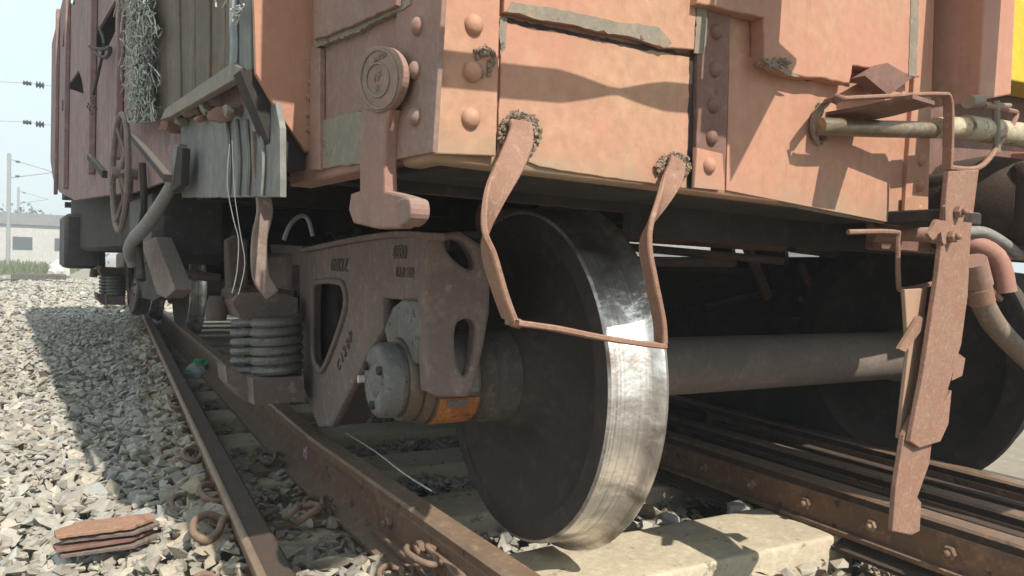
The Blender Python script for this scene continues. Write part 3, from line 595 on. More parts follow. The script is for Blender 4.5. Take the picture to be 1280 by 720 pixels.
# lashing hook with an oval maker's plate
hk = -.030
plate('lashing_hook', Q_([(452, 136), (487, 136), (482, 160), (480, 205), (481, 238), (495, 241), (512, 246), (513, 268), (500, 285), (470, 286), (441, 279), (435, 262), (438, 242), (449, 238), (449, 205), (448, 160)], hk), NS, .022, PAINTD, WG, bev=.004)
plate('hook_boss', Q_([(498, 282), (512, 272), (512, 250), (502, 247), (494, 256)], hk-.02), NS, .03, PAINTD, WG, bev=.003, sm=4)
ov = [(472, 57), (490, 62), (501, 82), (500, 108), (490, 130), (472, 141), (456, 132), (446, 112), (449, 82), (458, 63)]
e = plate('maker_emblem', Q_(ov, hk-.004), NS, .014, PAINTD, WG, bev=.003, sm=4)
def ringpx(name, cx_, cy_, rx, ry, xb, r, parent):
    s = MB(); P = [hs(cx_+rx*math.cos(t), cy_+ry*math.sin(t), xb) for t in np.linspace(0, 2*math.pi, 33)]; s.tube(P, r, 6, cap=False); return s.build(name, BARE, parent)
ringpx('emblem_rim', 474, 99, 23, 37, hk-.005, .0016, e); ringpx('emblem_rim', 472, 100, 14, 21, hk-.005, .0014, e)
c1 = hs(472, 101, hk-.0045); text('emblem_text', 'NF', c1+ZB*.006, -YB, ZB, .020, .001, BARE, e); text('emblem_text', 'IR', c1-ZB*.011, -YB, ZB, .016, .001, BARE, e)
text('emblem_text', 'WAGON', hs(475, 72, hk-.0045), -YB, ZB, .011, .001, BARE, e)
# corner post plate facing the camera, part lit
yp = .50
plate('corner_post', [hb(*p, yp) for p in ((313, -80), (318, 20), (320, 92), (349, 142), (383, 190), (398, 190), (398, -80))], NB, .014, PAINT, WG, bev=.002)
RVS = rivet_mesh(.007, .006); RVS.materials.append(PAINTD)
for (a, c) in ((388, 103), (387, 122), (386, 143), (386, 162), (389, 80)): inst('rivet', RVS, hb(a, c, yp-.0005), WG, ROTB)

s = MB(); p0, p1 = hb(300, 90, yp+.02), hb(372, 195, yp+.02); s.prism([hb(300, 88, yp+.02), hb(318, 86, yp+.02), hb(384, 192, yp+.02), hb(384, 212, yp+.02), hb(352, 214, yp+.02)], YB*.05); s.build('under_strut', DARK, WG)
# side wall plate with the openings
WX = -.06
def yz(px, py): return hs(px, py, WX)
e_ = yz(63, 200); ye_ = float((e_-K)@YB); bot = [yz(*p) for p in ((166, 241), (130, 246), (95, 251), (74, 240), (66, 222), (63, 200))]
WGF = ye_; outl = [B(WX, .7, 1.06)]+bot+[B(WX, ye_, ZTOP), B(WX, .7, ZTOP)]; print('far end', ye_, e_, [round(float(p[2]), 2) for p in bot])
holes = [[(143, 2), (150, 0), (156, 12), (135, 60), (122, 62), (112, 55)], [(98, 88), (102, 98), (105, 118), (83, 110)], [(86, -10), (95, -8), (93, 8), (86, 3)], [(80, 36), (84, 44), (82, 66), (78, 58)], [(78, 125), (82, 125), (81, 143), (77, 138)]]
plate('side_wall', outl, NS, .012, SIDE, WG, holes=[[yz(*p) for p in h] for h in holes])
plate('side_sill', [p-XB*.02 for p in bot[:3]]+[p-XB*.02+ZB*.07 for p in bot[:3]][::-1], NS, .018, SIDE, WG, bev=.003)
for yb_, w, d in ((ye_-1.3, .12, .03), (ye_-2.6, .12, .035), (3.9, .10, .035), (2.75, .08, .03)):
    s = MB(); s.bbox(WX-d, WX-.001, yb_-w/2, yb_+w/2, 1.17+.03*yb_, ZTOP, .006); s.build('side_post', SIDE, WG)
# hanging latch wires and knotted bits
s = MB(); s.tube(Q_([(112, 58), (125, 62), (138, 60), (132, 72), (118, 66)], WX-.05), .009, 6, res=3); s.tube(Q_([(124, 35), (130, 55), (126, 78), (117, 118)], WX-.05), .007, 6, res=3); s.build('door_latch', DARK, WG)
weld('latch_block', 115, 132, WX-.05, 6, 12, 40, DARK, 8, hs)
# weathered planks of the door
tops = [188, 204, 222, 243, 262, 283, 300]; bots = [193, 209, 226, 244, 262, 281, 298]; yb_bot = [146, 140, 134, 126, 117, 104]
for k in range(6):
    P = [(bots[k]+.4, yb_bot[k]), (bots[k+1]-.4, yb_bot[k]-7), (tops[k+1]-.4, -90), (tops[k]+.4, -90)]
    plate('door_plank', Q_(P, WX-.035-.006*(k % 2)), NS, .02, TIMBER, WG, bev=.002, jag=(.0015, .03))
plate('door_edge_bar', Q_([(200, 150), (206, 136), (290, 78), (300, 84), (298, 96), (212, 146)], WX-.060), NS, .02, BARE, WG, bev=.002)
s = MB(); s.tube(Q_([(296, -60), (294, 20), (295, 60), (293, 95)], WX-.05), .012, 8, res=3); s.build('door_rod', GALV, WG)
plate('pale_post', Q_([(299, 98), (313, 96), (314, -60), (299, -60)], WX-.05), NS, .03, GREYP, WG, bev=.002)
# torn sacking fibres
s = MB(); r = np.random.default_rng(3)
for k in range(420):
    x = r.uniform(160, 189); y = r.uniform(-40, 150); x = x if y < 60 else r.uniform(163, 190)
    P = [(x, y)]
    for j in range(4): P.append((P[-1][0]+r.normal(0, 4), P[-1][1]+r.normal(5, 7)))
    s.tube([hs(a, min(c, 152), WX-.03-r.uniform(0, .05)) for a, c in P], r.uniform(.0008, .0026), 4, res=2)
s.build('torn_sacking', FIBRE, WG)
s = MB(); r = np.random.default_rng(4)
for k in range(6):
    P = [(r.uniform(265, 292), r.uniform(-5, 25))]
    for j in range(3): P.append((P[-1][0]+r.normal(4, 6), P[-1][1]+r.normal(-2, 6)))
    s = MB(); s.tube([hs(a, c, WX-.07) for a, c in P], .002, 4, res=3); s.build('loose_fibre', FIBRE, WG)
# lumpy debris caught on the ledge
def lumps(name, plist, mt, parent, seed=0):
    s = MB(); r = np.random.default_rng(seed)
    for p, rad in plist:
        g = bmesh.ops.create_icosphere(s.bm, subdivisions=2, radius=rad, matrix=Matrix.Translation(p)@Matrix.Diagonal((1.2, 1.2, .8, 1)))
        for v in g['verts']: v.co += Vector(noise.noise_vector(v.co*40))*rad*.8+Vector(noise.noise_vector(v.co*120))*rad*.3
    return s.build(name, mt, parent)
for i_, (x, y, rr_) in enumerate(((213, 158, .03), (240, 137, .025), (262, 138, .02), (278, 143, .025), (226, 150, .02), (292, 140, .02), (250, 148, .015))): lumps('ledge_lump', [(hs(x, y, WX-.03), rr_*.9)], BARE if i_ % 3 else PAINTD, WG, i_)
# grey flap
plate('grey_flap', Q_([(226, 160), (227, 247), (350, 246), (350, 160), (344, 128), (290, 135), (240, 148)], WX-.012), NS, .012, GREYP, WG, bev=.001, jag=(.001, .03))
s = MB()
for x in (288, 300, 312, 330): s.tube(Q_([(x-4, 150), (x, 200), (x-2, 244)], WX-.016), .005, 6, res=3)
s.build('flap_crease', GREYP, WG)
plate('flap_bracket', Q_([(205, 242), (222, 240), (224, 180), (208, 182)], WX-.03), NS, .02, SIDE, WG, bev=.002)
plate('rod_bracket', Q_([(214, 240), (226, 230), (228, 185), (222, 182), (217, 215)], WX-.055), NS, .02, DARK, WG, bev=.002)
# diagonal dark rods
s = MB(); s.ribbon(Q_([(168, 172), (210, 223)], WX-.10), [ZB, ZB], .02, .02, 1); s.build('brake_lever', DARK, WG)
s = MB(); s.ribbon(Q_([(112, 196), (131, 218)], WX-.10), [ZB, ZB], .03, .02, 1); s.build('brake_lever', DARK, WG)
# bent grey pipe
s = MB(); s.tube([hs(x, y, WX-d) for x, y, d in ((222, 190, .03), (222, 214, .045), (212, 236, .05), (198, 260, .05), (182, 283, .05), (167, 300, .04), (162, 315, .03), (167, 331, .01))], [.014, .015, .017, .020, .022, .024, .024, .022], 12, res=4); s.build('bent_hose', HOSE, WG)
# brown leaning channel under the side
plate('leaning_channel', Q_([(176, 303), (194, 296), (219, 362), (207, 373), (196, 368)], WX+.05), NS, .06, BOGIE, WG, bev=.003)
plate('leaning_channel', Q_([(166, 310), (180, 306), (205, 368), (192, 376), (178, 372)], WX+.12), NS, .05, DARK, WG, bev=.003)
# thin wires hanging by the spring
s = MB(); s.tube([hb(x, y, .45) for x, y in ((287, 180), (284, 230), (292, 275), (298, 300), (296, 340), (290, 366))], .0009, 5, res=4); s.tube([hb(x, y, .45) for x, y in ((290, 175), (293, 240), (300, 290), (306, 330), (298, 368))], .0008, 5, res=4); s.build('hanging_wire', GALV, WG)
s = MB(); s.ribbon([hb(x, y, .62) for x, y in ((321, 165), (324, 220), (331, 262), (324, 300), (326, 345), (340, 368))], [XB]*6, [.022, .024, .032, .03, .034, .03], .014, 5); s.build('spring_hanger', BOGIE, WG)
# handbrake wheel
HC = hs(150, 216, WX-.06); hwr = empty('x', HC, '', ''); bpy.data.objects.remove(hwr)
s = MB(); HR = .40
dist = np.linalg.norm(HC-CAM); HR = 72/F*((HC-CAM)@Rw[:, 2])
ang = np.linspace(0, 2*math.pi, 49); s.tube([HC+HR*(YB*math.cos(t)+ZB*math.sin(t)) for t in ang], HR*.05, 8, cap=False); hw = s.build('hand_brake_wheel', BOGIE, WG)
s = MB()
for t in np.linspace(0, 2*math.pi, 6, endpoint=False): s.tube([HC, HC+XB*.02+HR*.5*(YB*math.cos(t)+ZB*math.sin(t)), HC+HR*.97*(YB*math.cos(t)+ZB*math.sin(t))], HR*.035, 6)
s.build('wheel_spoke', BOGIE, hw)
s = MB(); s.tube([HC-XB*.03, HC+XB*.13], HR*.10, 12); s.build('wheel_hub', BOGIE, hw)
s = MB(); s.tube(Q_([(178, 205), (180, 260), (174, 300), (178, 350)], WX-.02), .012, 8, res=3); s.build('brake_shaft', DARK, WG)
# underframe
for nm, P, y_, rr_, mt_ in (('brake_rod', ((1040, 386), (1100, 396)), .55, .010, CASTM), ('brake_rod', ((1000, 374), (1060, 378), (1110, 362)), .7, .014, PAINTD), ('brake_rod', ((880, 384), (960, 366), (1010, 372)), .9, .016, GREASE), ('brake_lever', ((930, 300), (960, 372)), .8, .024, BROWN), ('brake_lever', ((1000, 330), (1020, 376)), .6, .018, BROWN), ('cross_tube', ((990, 306), (1140, 326)), .42, .034, PAINTD), ('brake_rod', ((850, 372), (905, 366)), 1.1, .014, CASTM), ('brake_rod', ((195, 292), (280, 296)), 2.6, .02, GALV), ('brake_lever', ((255, 262), (258, 306)), 2.4, .03, GREASE), ('brake_rod', ((215, 340), (275, 348)), 3.2, .03, CASTM)):
    s = MB(); s.tube([hy(a, b_, y_) for a, b_ in P], rr_, 8, res=3); s.build(nm, mt_, WG)
for a_, b__ in ((888, 918), (932, 984), (1024, 1180)):
    plate('far_hanger_plate', [hs(a_, 345, 2.66), hs(b__, 345, 2.66), hs(b__-8, 270, 2.66), hs(a_, 270, 2.66)], NS, .03, DARK, WG)
s = MB(); s.bbox(1.2, 1.6, .3, YE-.2, .98, 1.28, .01); s.build('centre_sill', DARK, WG)
for yb_ in (.95, 1.9, 3.2, 4.5, 6, 7.5, 8.8):
    s = MB(); s.bbox(.1, 2.75, yb_, yb_+.10, 1.04 if yb_ < 2.5 else (1.12 if yb_ < 4 else 1.36), 1.28 if yb_ < 4 else 1.42); s.build('cross_member', DARK, WG)
s = MB(); s.bbox(2.72, 2.8, .1, YE, 1.10, 1.6, .004); s.build('far_sill', DARK, WG)
s = MB(); s.bbox(-.03, .03, .7, 4.2, 1.27, 1.62, .004); s.build('near_sill', DARK, WG)
s = MB(); s.tube([B(.9, 1.3, 1.0), B(2.1, .9, .97)], .05, 14); s.build('brake_pipe', PAINTD, WG)
s = MB(); s.tube([B(.5, 3.0, .85), B(.9, 3.0, .85)], .16, 20); s.build('brake_cylinder', DARK, WG)
# ================================================================= BOGIE
def bogie(origin, yaw, label, detail=True):
    R0 = empty('bogie', (0, 0, 0), label, 'bogie', 'bogies under the wagon')
    XF = .045                                           # outer face of the near side frame
    F_ = lambda pts: [hx(a, b_, XF) for a, b_ in pts]
    win_ = [(392, 358), (400, 352), (420, 352), (430, 358), (432, 385), (418, 430), (404, 462), (398, 460), (391, 440)]
    out = [(534, 292), (500, 290), (440, 298), (376, 310), (374, 330), (375, 430), (380, 489), (397, 535), (414, 534), (440, 482), (463, 436), (478, 412), (478, 373), (527, 379), (524, 412), (527, 444), (529, 480), (533, 484)]
    win = [(392, 358), (400, 352), (420, 352), (430, 358), (432, 385), (418, 430), (404, 462), (398, 460), (391, 440)]
    F2 = lambda pts: [hx(a, b_, XF+.0335) for a, b_ in pts]
    plate('frame_web', F2([(508, 293), (440, 299), (376, 311), (374, 330), (375, 430), (380, 489), (397, 533), (414, 532), (440, 480), (461, 436), (476, 412), (476, 373), (508, 376)]), -X0, .125, BOGIE, R0, holes=[F2(win_)], bev=.006, hsm=4)
    sf = plate('side_frame', F_(out), -X0, .033, BOGIE, R0, holes=[F_(win)], bev=.012, hsm=4)
    # flange rims round the window and along the leg
    s = MB(); P = [hx(a, b_, XF-.004) for a, b_ in win]; P.append(P[0]); s.tube(P, .010, 8, res=3); s.build('window_rim', BOGIE, sf)
    s = MB(); s.ribbon([hx(a, b_, XF-.006) for a, b_ in ((548, 296), (500, 293), (440, 301), (382, 313))], [X0]*4, .03, .016, 3); s.build('top_flange', BOGIE, sf)
    # end of the frame: pedestal jaw seen from the wheel side
    ye = -.155
    E_ = lambda pts, y=ye: [hy(a, b_, y) for a, b_ in pts]
    jaw = [(543, 293), (576, 289), (603, 306), (614, 342), (613, 390), (606, 430), (594, 485), (585, 497), (548, 497), (534, 490), (531, 440), (530, 380), (534, 320)]
    h1 = [(557, 302), (573, 300), (586, 311), (594, 329), (589, 337), (576, 331), (562, 317)]
    h2 = [(571, 408), (580, 400), (590, 401), (595, 412), (592, 442), (584, 468), (577, 466), (570, 440)]
    j = plate('pedestal_jaw', E_(jaw), -Y0, .05, BOGIE, R0, holes=[E_(h1), E_(h2)], bev=.010, hsm=4)
    s = MB(); s.box(np.mean(E_(jaw), 0)+Y0*.14+X0*.012+ZB*.05, (.13, .03, .22)); s.build('jaw_core', DARK, R0)
    pass
    # cast lettering
    up = ZB; along = -Y0
    text('cast_mark', '6880', hx(500, 316, XF-.002), along, up, .048, .003, CASTM, sf); text('cast_mark', 'TAR 901', hx(506, 341, XF-.002), along, up, .036, .003, CASTM, sf)
    text('cast_mark', 'BMKYZ', hx(424, 332, XF-.002), along, up, .060, .003, CASTM, sf)
    d_ = unit(hx(445, 405, XF)-hx(418, 470, XF)); text('cast_mark', 'C 1 2 8 P', hx(431, 440, XF-.002), d_, np.cross(-X0, d_), .05, .003, CASTM, sf)
    # adapter over the bearing
    s = MB(); s.lathe([(.07, .118), (.07, .134), (.19, .134), (.19, .118)], np.array([0, 0, .53]), X0, 20, True, math.pi-.2, math.pi*2+.05); s.build('bearing_adapter', CAP, R0)
    plate('adapter_ear', [hx(a, b_, .035) for a, b_ in ((480, 412), (490, 384), (503, 374), (522, 376), (525, 412), (520, 455), (508, 452), (498, 436), (484, 430))], -X0, .05, CAP, R0, bev=.006)
    # bearing keeper at the bottom
    # bolster end, springs, spring seat
    s = MB(); s.prism([hb(a, b_, 1.75) for a, b_ in ((291, 378), (300, 366), (345, 366), (372, 372), (372, 408), (335, 404), (300, 398))], YB*.22); s.build('bolster_end', BOGIE, R0)
    s = MB(); s.wbox(.1, 2.4, .93, 1.22, .45, .86, .03); s.build('bolster', DARK, R0)
    for (px_, yb_, rr_, cr) in ((315, 1.80, .062, .0145), (346, 1.70, .076, .017)):
        c0 = hb(px_, 468, yb_); c1 = hb(px_, 398, yb_); s = MB(); P = []
        for t in np.linspace(0, 1, 111): a = t*2*math.pi*6; P.append(c0+(c1-c0)*t+rr_*np.array([math.cos(a), math.sin(a), 0]))
        s.tube(P, cr, 8); s.build('coil_spring', CAP, R0)
        s = MB(); s.tube([c0, c1], rr_*.45, 12); s.build('inner_coil', DARK, R0)
    c0 = hb(338, 474, 1.76)
    s = MB(); s.prism([hb(a, b_, 1.62) for a, b_ in ((316, 474), (378, 470), (381, 502), (318, 506))], YB*.30); s.prism([hb(a, b_, 1.70) for a, b_ in ((282, 458), (317, 474), (319, 506), (304, 500), (284, 478))], YB*.12); s.build('spring_seat', BOGIE, R0)
    plate('spring_guide', [hb(a, b_, 1.85) for a, b_ in ((284, 300), (296, 294), (310, 300), (311, 386), (286, 384))], NB, .06, CASTM, R0, bev=.01)
    s = MB(); s.prism([hx(a, b_, XF+.03) for a, b_ in ((338, 305), (378, 308), (378, 332), (340, 328))], X0*.12); s.build('top_chord', BOGIE, R0)
    # lower linkage at left
    s = MB(); s.tube([hb(272, 370, 1.9), hb(270, 400, 1.9)], [.03, .04, .035], 10, res=3); s.tube([hb(286, 366, 1.9), hb(300, 372, 1.8)], .03, 8); s.build('brake_shackle', CASTM, R0)
    s = MB(); s.tube([hb(355, 300, 1.0), hb(362, 282, 1.0), hb(375, 270, 1.0), hb(385, 274, 1.0), hb(391, 295, 1.0)], .006, 8, res=4); s.build('safety_bail', GALV, R0)
    # rest of the near frame toward the second axle
    s = MB(); s.wbox(XF+.01, XF+.15, 1.45, 1.9, .70, .86, .02); s.wbox(XF+.01, XF+.15, 1.88, 2.12, .55, .86, .02); s.build('frame_rear_half', BOGIE, R0)
    # far side frame, plain
    fo = [(-.2, .86), (.3, .92), (1.6, .92), (2.2, .86), (2.2, .55), (1.86, .50), (1.6, .09), (.3, .09), (.15, .5), (-.2, .55)]
    plate('far_side_frame', [np.array([2.34, y, z]) for y, z in fo], -X0, .14, DARK, R0, bev=.01)
    # brake beam
    s = MB(); s.wbox(.5, 2.0, .62, .70, .38, .47, .01); s.tube([(.5, .62, .42), (1.2, .78, .44), (2.0, .62, .42)], .018, 8); s.build('brake_beam', DARK, R0)
    for xx in (.39, 2.11):
        s = MB(); s.box((xx, .56, .5), (.09, .07, .28), bev=.02); s.build('brake_block', DARK, R0)
    s = MB(); s.tube([B(1.15, 1.2, .93), B(1.9, .75, .88)], .016, 8); s.tube([(1.0, .3, .86), (1.5, .35, .87)], .018, 8); s.build('pull_rod', CASTM, R0)
    return R0
BG = bogie(None, 0, 'dusty brown bogie with coil springs beside the derailed wheel')
BG.location = (0, 0, 0)
# ================================================================= WHEELSET
def wheelset(label):
    R0 = empty('wheelset', (1.25, 0, .54), label, 'wheelset', 'wheelsets under the wagon'); A = np.array([0, 0, .54])
    def wheel(x0, sg):
        prof_f = [(.36, .386), (.362, .382), (.380, .360), (.402, .32), (.412, .24), (.395, .185), (.365, .155), (.325, .142), (.318, .132), (.318, .09)]
        prof_t = [(.36, .385), (.359, .428), (.363, .436), (.376, .439), (.43, .443), (.455, .449), (.466, .460), (.474, .470), (.484, .475), (.494, .470), (.499, .455), (.499, .385)]
        prof_b = [(.499, .386), (.48, .36), (.455, .27), (.47, .17), (.50, .13), (.505, .09)]
        g = lambda P: [((a-x0)*1 if sg > 0 else a, r) for a, r in P]
        O = A+X0*(0 if sg > 0 else 2.5); D = X0*sg
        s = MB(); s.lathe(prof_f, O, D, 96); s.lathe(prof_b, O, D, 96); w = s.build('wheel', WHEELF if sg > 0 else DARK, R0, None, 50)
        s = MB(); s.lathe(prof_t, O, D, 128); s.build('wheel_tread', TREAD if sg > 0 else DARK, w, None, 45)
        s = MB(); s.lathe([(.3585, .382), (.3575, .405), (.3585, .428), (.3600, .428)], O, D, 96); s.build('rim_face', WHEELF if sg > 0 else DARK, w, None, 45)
        return w
    wheel(0, 1); wheel(0, -1)
    s = MB(); s.lathe([(.35, .098), (.50, .100), (.55, .088), (1.95, .088), (2.0, .100), (2.15, .098)], A, X0, 48); s.build('axle', AXLE, R0)
    for sg in (1, -1):
        O = A+X0*(0 if sg > 0 else 2.5); D = X0*sg
        s = MB(); s.lathe([(.225, .0), (.225, .104), (.235, .112), (.252, .114), (.256, .121), (.300, .122), (.335, .126), (.350, .134), (.375, .16)], O, D, 40); s.build('backing_ring', HUB, R0)
        s = MB(); s.lathe([(.028, .07), (.028, .100), (.034, .104), (.058, .104), (.060, .099), (.064, .099), (.066, .108), (.085, .113), (.087, .108), (.093, .108), (.095, .1135), (.205, .1135), (.212, .106), (.228, .104)], O, D, 56); br = s.build('roller_bearing', BEAR, R0)
        s = MB(); s.lathe([(.100, .1145), (.104, .1165), (.203, .1165), (.207, .1145)], O, D, 30, True, .30, 2.3); s.build('rusty_band', ORANGE, br)
        s = MB(); s.lathe([(.118, .117), (.118, .1195), (.172, .1195), (.172, .117)], O, D, 20, True, .34, .50); s.build('scraped_patch', CAP, br)
        s = MB(); s.lathe([(.030, .080), (.028, .088), (.018, .088), (.016, .093), (-.016, .092), (-.026, .086), (-.030, .076), (-.031, .055), (-.027, .042), (-.033, .03), (-.033, 0)], O, D, 48); cp = s.build('end_cap', CAP, R0)
        if sg > 0:
            bmq = MB(); bmq.lathe([(0, 0), (0, .012), (.008, .012), (.010, .010), (.010, 0)], O0, -X0, 6, False); me = bmq.mesh('cap_bolt'); me.materials.append(DARK)
            for t in (.5, .5+2.094, .5+4.189): inst('cap_bolt', me, O+D*-.030+.060*np.array([0, math.cos(t), math.sin(t)]), cp)
            s = MB(); s.tube([O-X0*.022+Y0*.080-ZB*.008, O-X0*.045+Y0*.080-ZB*.008], .010, 10); s.build('grease_plug', WHT, cp)
    return R0
WS = wheelset('derailed wheelset with a bright polished tread at the near end of the bogie')
def copy_tree(o, parent=None):
    c = o.copy(); COL.objects.link(c)
    if parent is not None: c.parent = parent
    for ch in o.children: copy_tree(ch, c)
    return c
w2 = copy_tree(WS); w2.location = (1.25, 2.0, .54); w2['label'] = 'shaded inner wheelset hidden behind the springs of the near bogie'
# far bogie with its wheelsets
bf = copy_tree(BG); bf['label'] = 'far bogie in deep shade at the distant end of the wagon'
pf = B(0.55, 6.6, 0); bf.location = pf; bf.rotation_euler = (0, 0, YAW)
for k, (dy, lab) in enumerate(((0, 'nearer wheelset of the far shaded bogie'), (2.0, 'farther wheelset of the far shaded bogie'))):
    w = copy_tree(WS); p = Matrix.Translation(pf)@Matrix.Rotation(YAW, 4, 'Z')@Vector((1.25, dy, .54)); w.location = p; w.rotation_euler = (0, 0, YAW); w['label'] = lab
# ================================================================= LOOSE THINGS
# stack of rusty plates on the ballast
base = hz(132, 684, .085)
dx = unit(hz(200, 664, .08)-hz(70, 684, .08)); dyv = np.cross(ZB, dx)
labs = ['lowest rusty steel plate of the small stack on the ballast', 'second plate from the bottom of the rusty stack', 'third plate from the bottom of the rusty stack', 'orange topped uppermost plate of the rusty stack']
for k in range(4):
    r = random.Random(k); c = base+ZB*(.008+.017*k)+dx*r.uniform(-.006, .01)+dyv*(r.uniform(-.008, .008)); a = r.uniform(-.08, .08)
    U = unit(dx*math.cos(a)+dyv*math.sin(a)); V = np.cross(ZB, U)
    P = [c-U*.105-V*.035, c+U*.055-V*.045, c+U*.115-V*.0, c+U*.105+V*.045, c-U*.05+V*.05, c-U*.11+V*.01]
    o = plate('steel_plate', P, ZB, .009, (CASTM, BROWN, CASTM, CLIPL)[k], None, bev=.0015, jag=(.0012, .012)); origin_to(o); tag(o, labs[k], 'plate', 'stacked steel plates')
# green and milky plastic litter between the rails
def crumple(name, p, rad, mt, seed, flat=.6, label='', cat='litter', amp=.5, sub=3):
    s = MB(); g = bmesh.ops.create_icosphere(s.bm, subdivisions=sub, radius=rad, matrix=Matrix.Diagonal((1, 1, flat, 1)))
    for v in g['verts']: v.co += Vector(noise.noise_vector(v.co*(2.2/rad)+Vector((seed, 0, 0))))*rad*amp
    s.bm.transform(Matrix.Translation(p)); o = s.build(name, mt); origin_to(o); tag(o, label, cat); return o
crumple('plastic_bag', hz(246, 466, .03), .085, CLEARP, 1, .6, 'milky crumpled plastic bag between the two left rails')
crumple('plastic_wrapper', hz(254, 453, .09), .055, GRN, 5, .5, 'green plastic wrapper lying on the milky bag')
crumple('paper_scrap', hz(384, 566, .10)+ZB*.0, .014, PINK, 9, 1.8, 'tiny pink and white paper scrap against the brown rail')
for i, (x, y, rr_) in enumerate(((985, 497, .03), (1000, 503, .04), (1014, 512, .045), (1028, 520, .035), (992, 512, .03))):
    crumple('rubble_lump', hz(x, y, .10), rr_, RUBBLE, i*3+2, .7, ['palest leftmost lump of rubble under the axle', 'upper middle lump of pale rubble under the axle', 'largest lump of the pale rubble under the axle', 'rightmost lump of pale rubble beside the far rail', 'lowest left lump of pale rubble under the axle'][i], 'rubble', .45, 2)
# debris near the wheel and sleeper
for i, (x, y, z, rr_, mt, lab) in enumerate(((808, 640, .03, .03, CLIP, 'rusty fragment right behind the wheel tread'), (838, 650, .03, .032, RUBBLE, 'dark wet looking stone on the sleeper behind the wheel'), (893, 602, .06, .034, CONC, 'upright sunlit orange stone behind the sleeper'), (925, 640, .02, .05, RUBBLE, 'flat bluish stone lying behind the sleeper'))):
    crumple('loose_stone', hz(x, y, z), rr_, mt, i*5, .75 if i != 2 else 1.5, lab, 'stone', .4, 2)
# larger lit stones by the brown rail
for i, (x, y, rr_) in enumerate(((395, 650, .05), (430, 655, .045), (360, 690, .06), (420, 700, .07), (470, 690, .04), (1010, 712, .045), (1050, 705, .04), (985, 716, .035), (700, 722, .03), (120, 560, .04), (60, 600, .05), (200, 620, .045))):
    tv, tf = TM[i % len(TM)]; s = MB(); c = hz(x, y, .0)
    vs = [s.bm.verts.new(Vector(c)+Vector((v[0]*rr_, v[1]*rr_, v[2]*rr_*.8))) for v in tv]
    for f in tf: s.bm.faces.new([vs[q] for q in f])
    me = s.mesh('large_stone'); a = me.attributes.new('tone', 'FLOAT_COLOR', 'POINT')
    a.data.foreach_set('color', np.tile([1.15, 1.12, 1.05, 1], len(me.vertices)).ravel()); o = link('large_stone', me, STONE); origin_to(o)
    tag(o, 'larger pale angular stone ' + ['at the left end of the slab beside the brown rail', 'beside the brown rail near its joint', 'just right of the left rail clip', 'at the bottom edge between the two left rails', 'touching the brown rail at the bottom edge', 'in front of the cream sleeper end', 'right of the stone before the cream sleeper', 'at the bottom edge under the cream sleeper', 'tucked under the sleeper below the wheel', 'at the shadow edge on the left ballast', 'in the sunlit ballast at far left', 'between the stack of plates and the left rail'][i], 'stone', 'larger ballast stones')
r = np.random.default_rng(21); bmv = []; bmf = []
for k in range(420):
    x, y = (r.uniform(-1.6, -.45), r.uniform(-.6, 4)) if k % 3 else (r.uniform(-.15, 1.9), r.uniform(-.4, 1.2))
    z = .075 if x < -.4 else .0; a = r.uniform(0, 6.28); l = r.uniform(.008, .022); d = np.array([math.cos(a), math.sin(a), r.normal(0, .3)])*l; w = np.array([-math.sin(a), math.cos(a), r.normal(0, .4)])*l*.35; p = np.array([x, y, z+r.uniform(0, .02)]); i0 = len(bmv)
    bmv += [tuple(p-d), tuple(p+w), tuple(p+d), tuple(p-w+ZB*.003)]; bmf.append((i0, i0+1, i0+2, i0+3))
me = bpy.data.meshes.new('dry_leaves'); me.from_pydata(bmv, [], bmf); o = link('dry_leaves', me, TIMBER); o['kind'] = 'stuff'; o['label'] = 'small dry leaf scraps scattered over the ballast'
# fine white wire along the brown rail
s = MB(); s.tube([hz(x, y, z) for x, y, z in ((432, 541, .19), (470, 565, .2), (505, 592, .2), (540, 614, .19))], .0025, 6, res=3); o = s.build('white_wire', WHT); origin_to(o); tag(o, 'thin white wire lying along the top of the brown rail', 'wire')
s = MB(); s.tube([hz(x, y, .07) for x, y in ((528, 680), (536, 700), (548, 712), (560, 722), (572, 735))], .0025, 6, res=3); o = s.build('white_wire', WHT); origin_to(o); tag(o, 'short curved pale wire by the bolted joint strip', 'wire')
# steel bit under the frame tip resting on the rail

# dark block and pale thing at left edge of ballast
s = MB(); c = hz(49, 352, .0); U = np.array([1, .1, 0]); s.box(c+ZB*.09, (1.35, .6, .28), bev=.03); s.build('x', DARK) if False else None
o = s.build('concrete_block', DIRT); origin_to(o); tag(o, 'low dark block on the far ballast at left', 'block')
crumple('cement_sack', hz(66, 342, .2)+Y0*3, .35, WHT, 12, 1.2, 'whitish sack standing beside the dark block at far left', 'sack', .3)
s = MB(); s.tube([hz(-60, 358, .05), hz(20, 350, .07), hz(60, 352, .05), hz(112, 357, .03)], .05, 8, res=3); o = s.build('steel_rod', DARK); origin_to(o); tag(o, 'dark rod lying across the ballast toward the far bogie', 'rod')
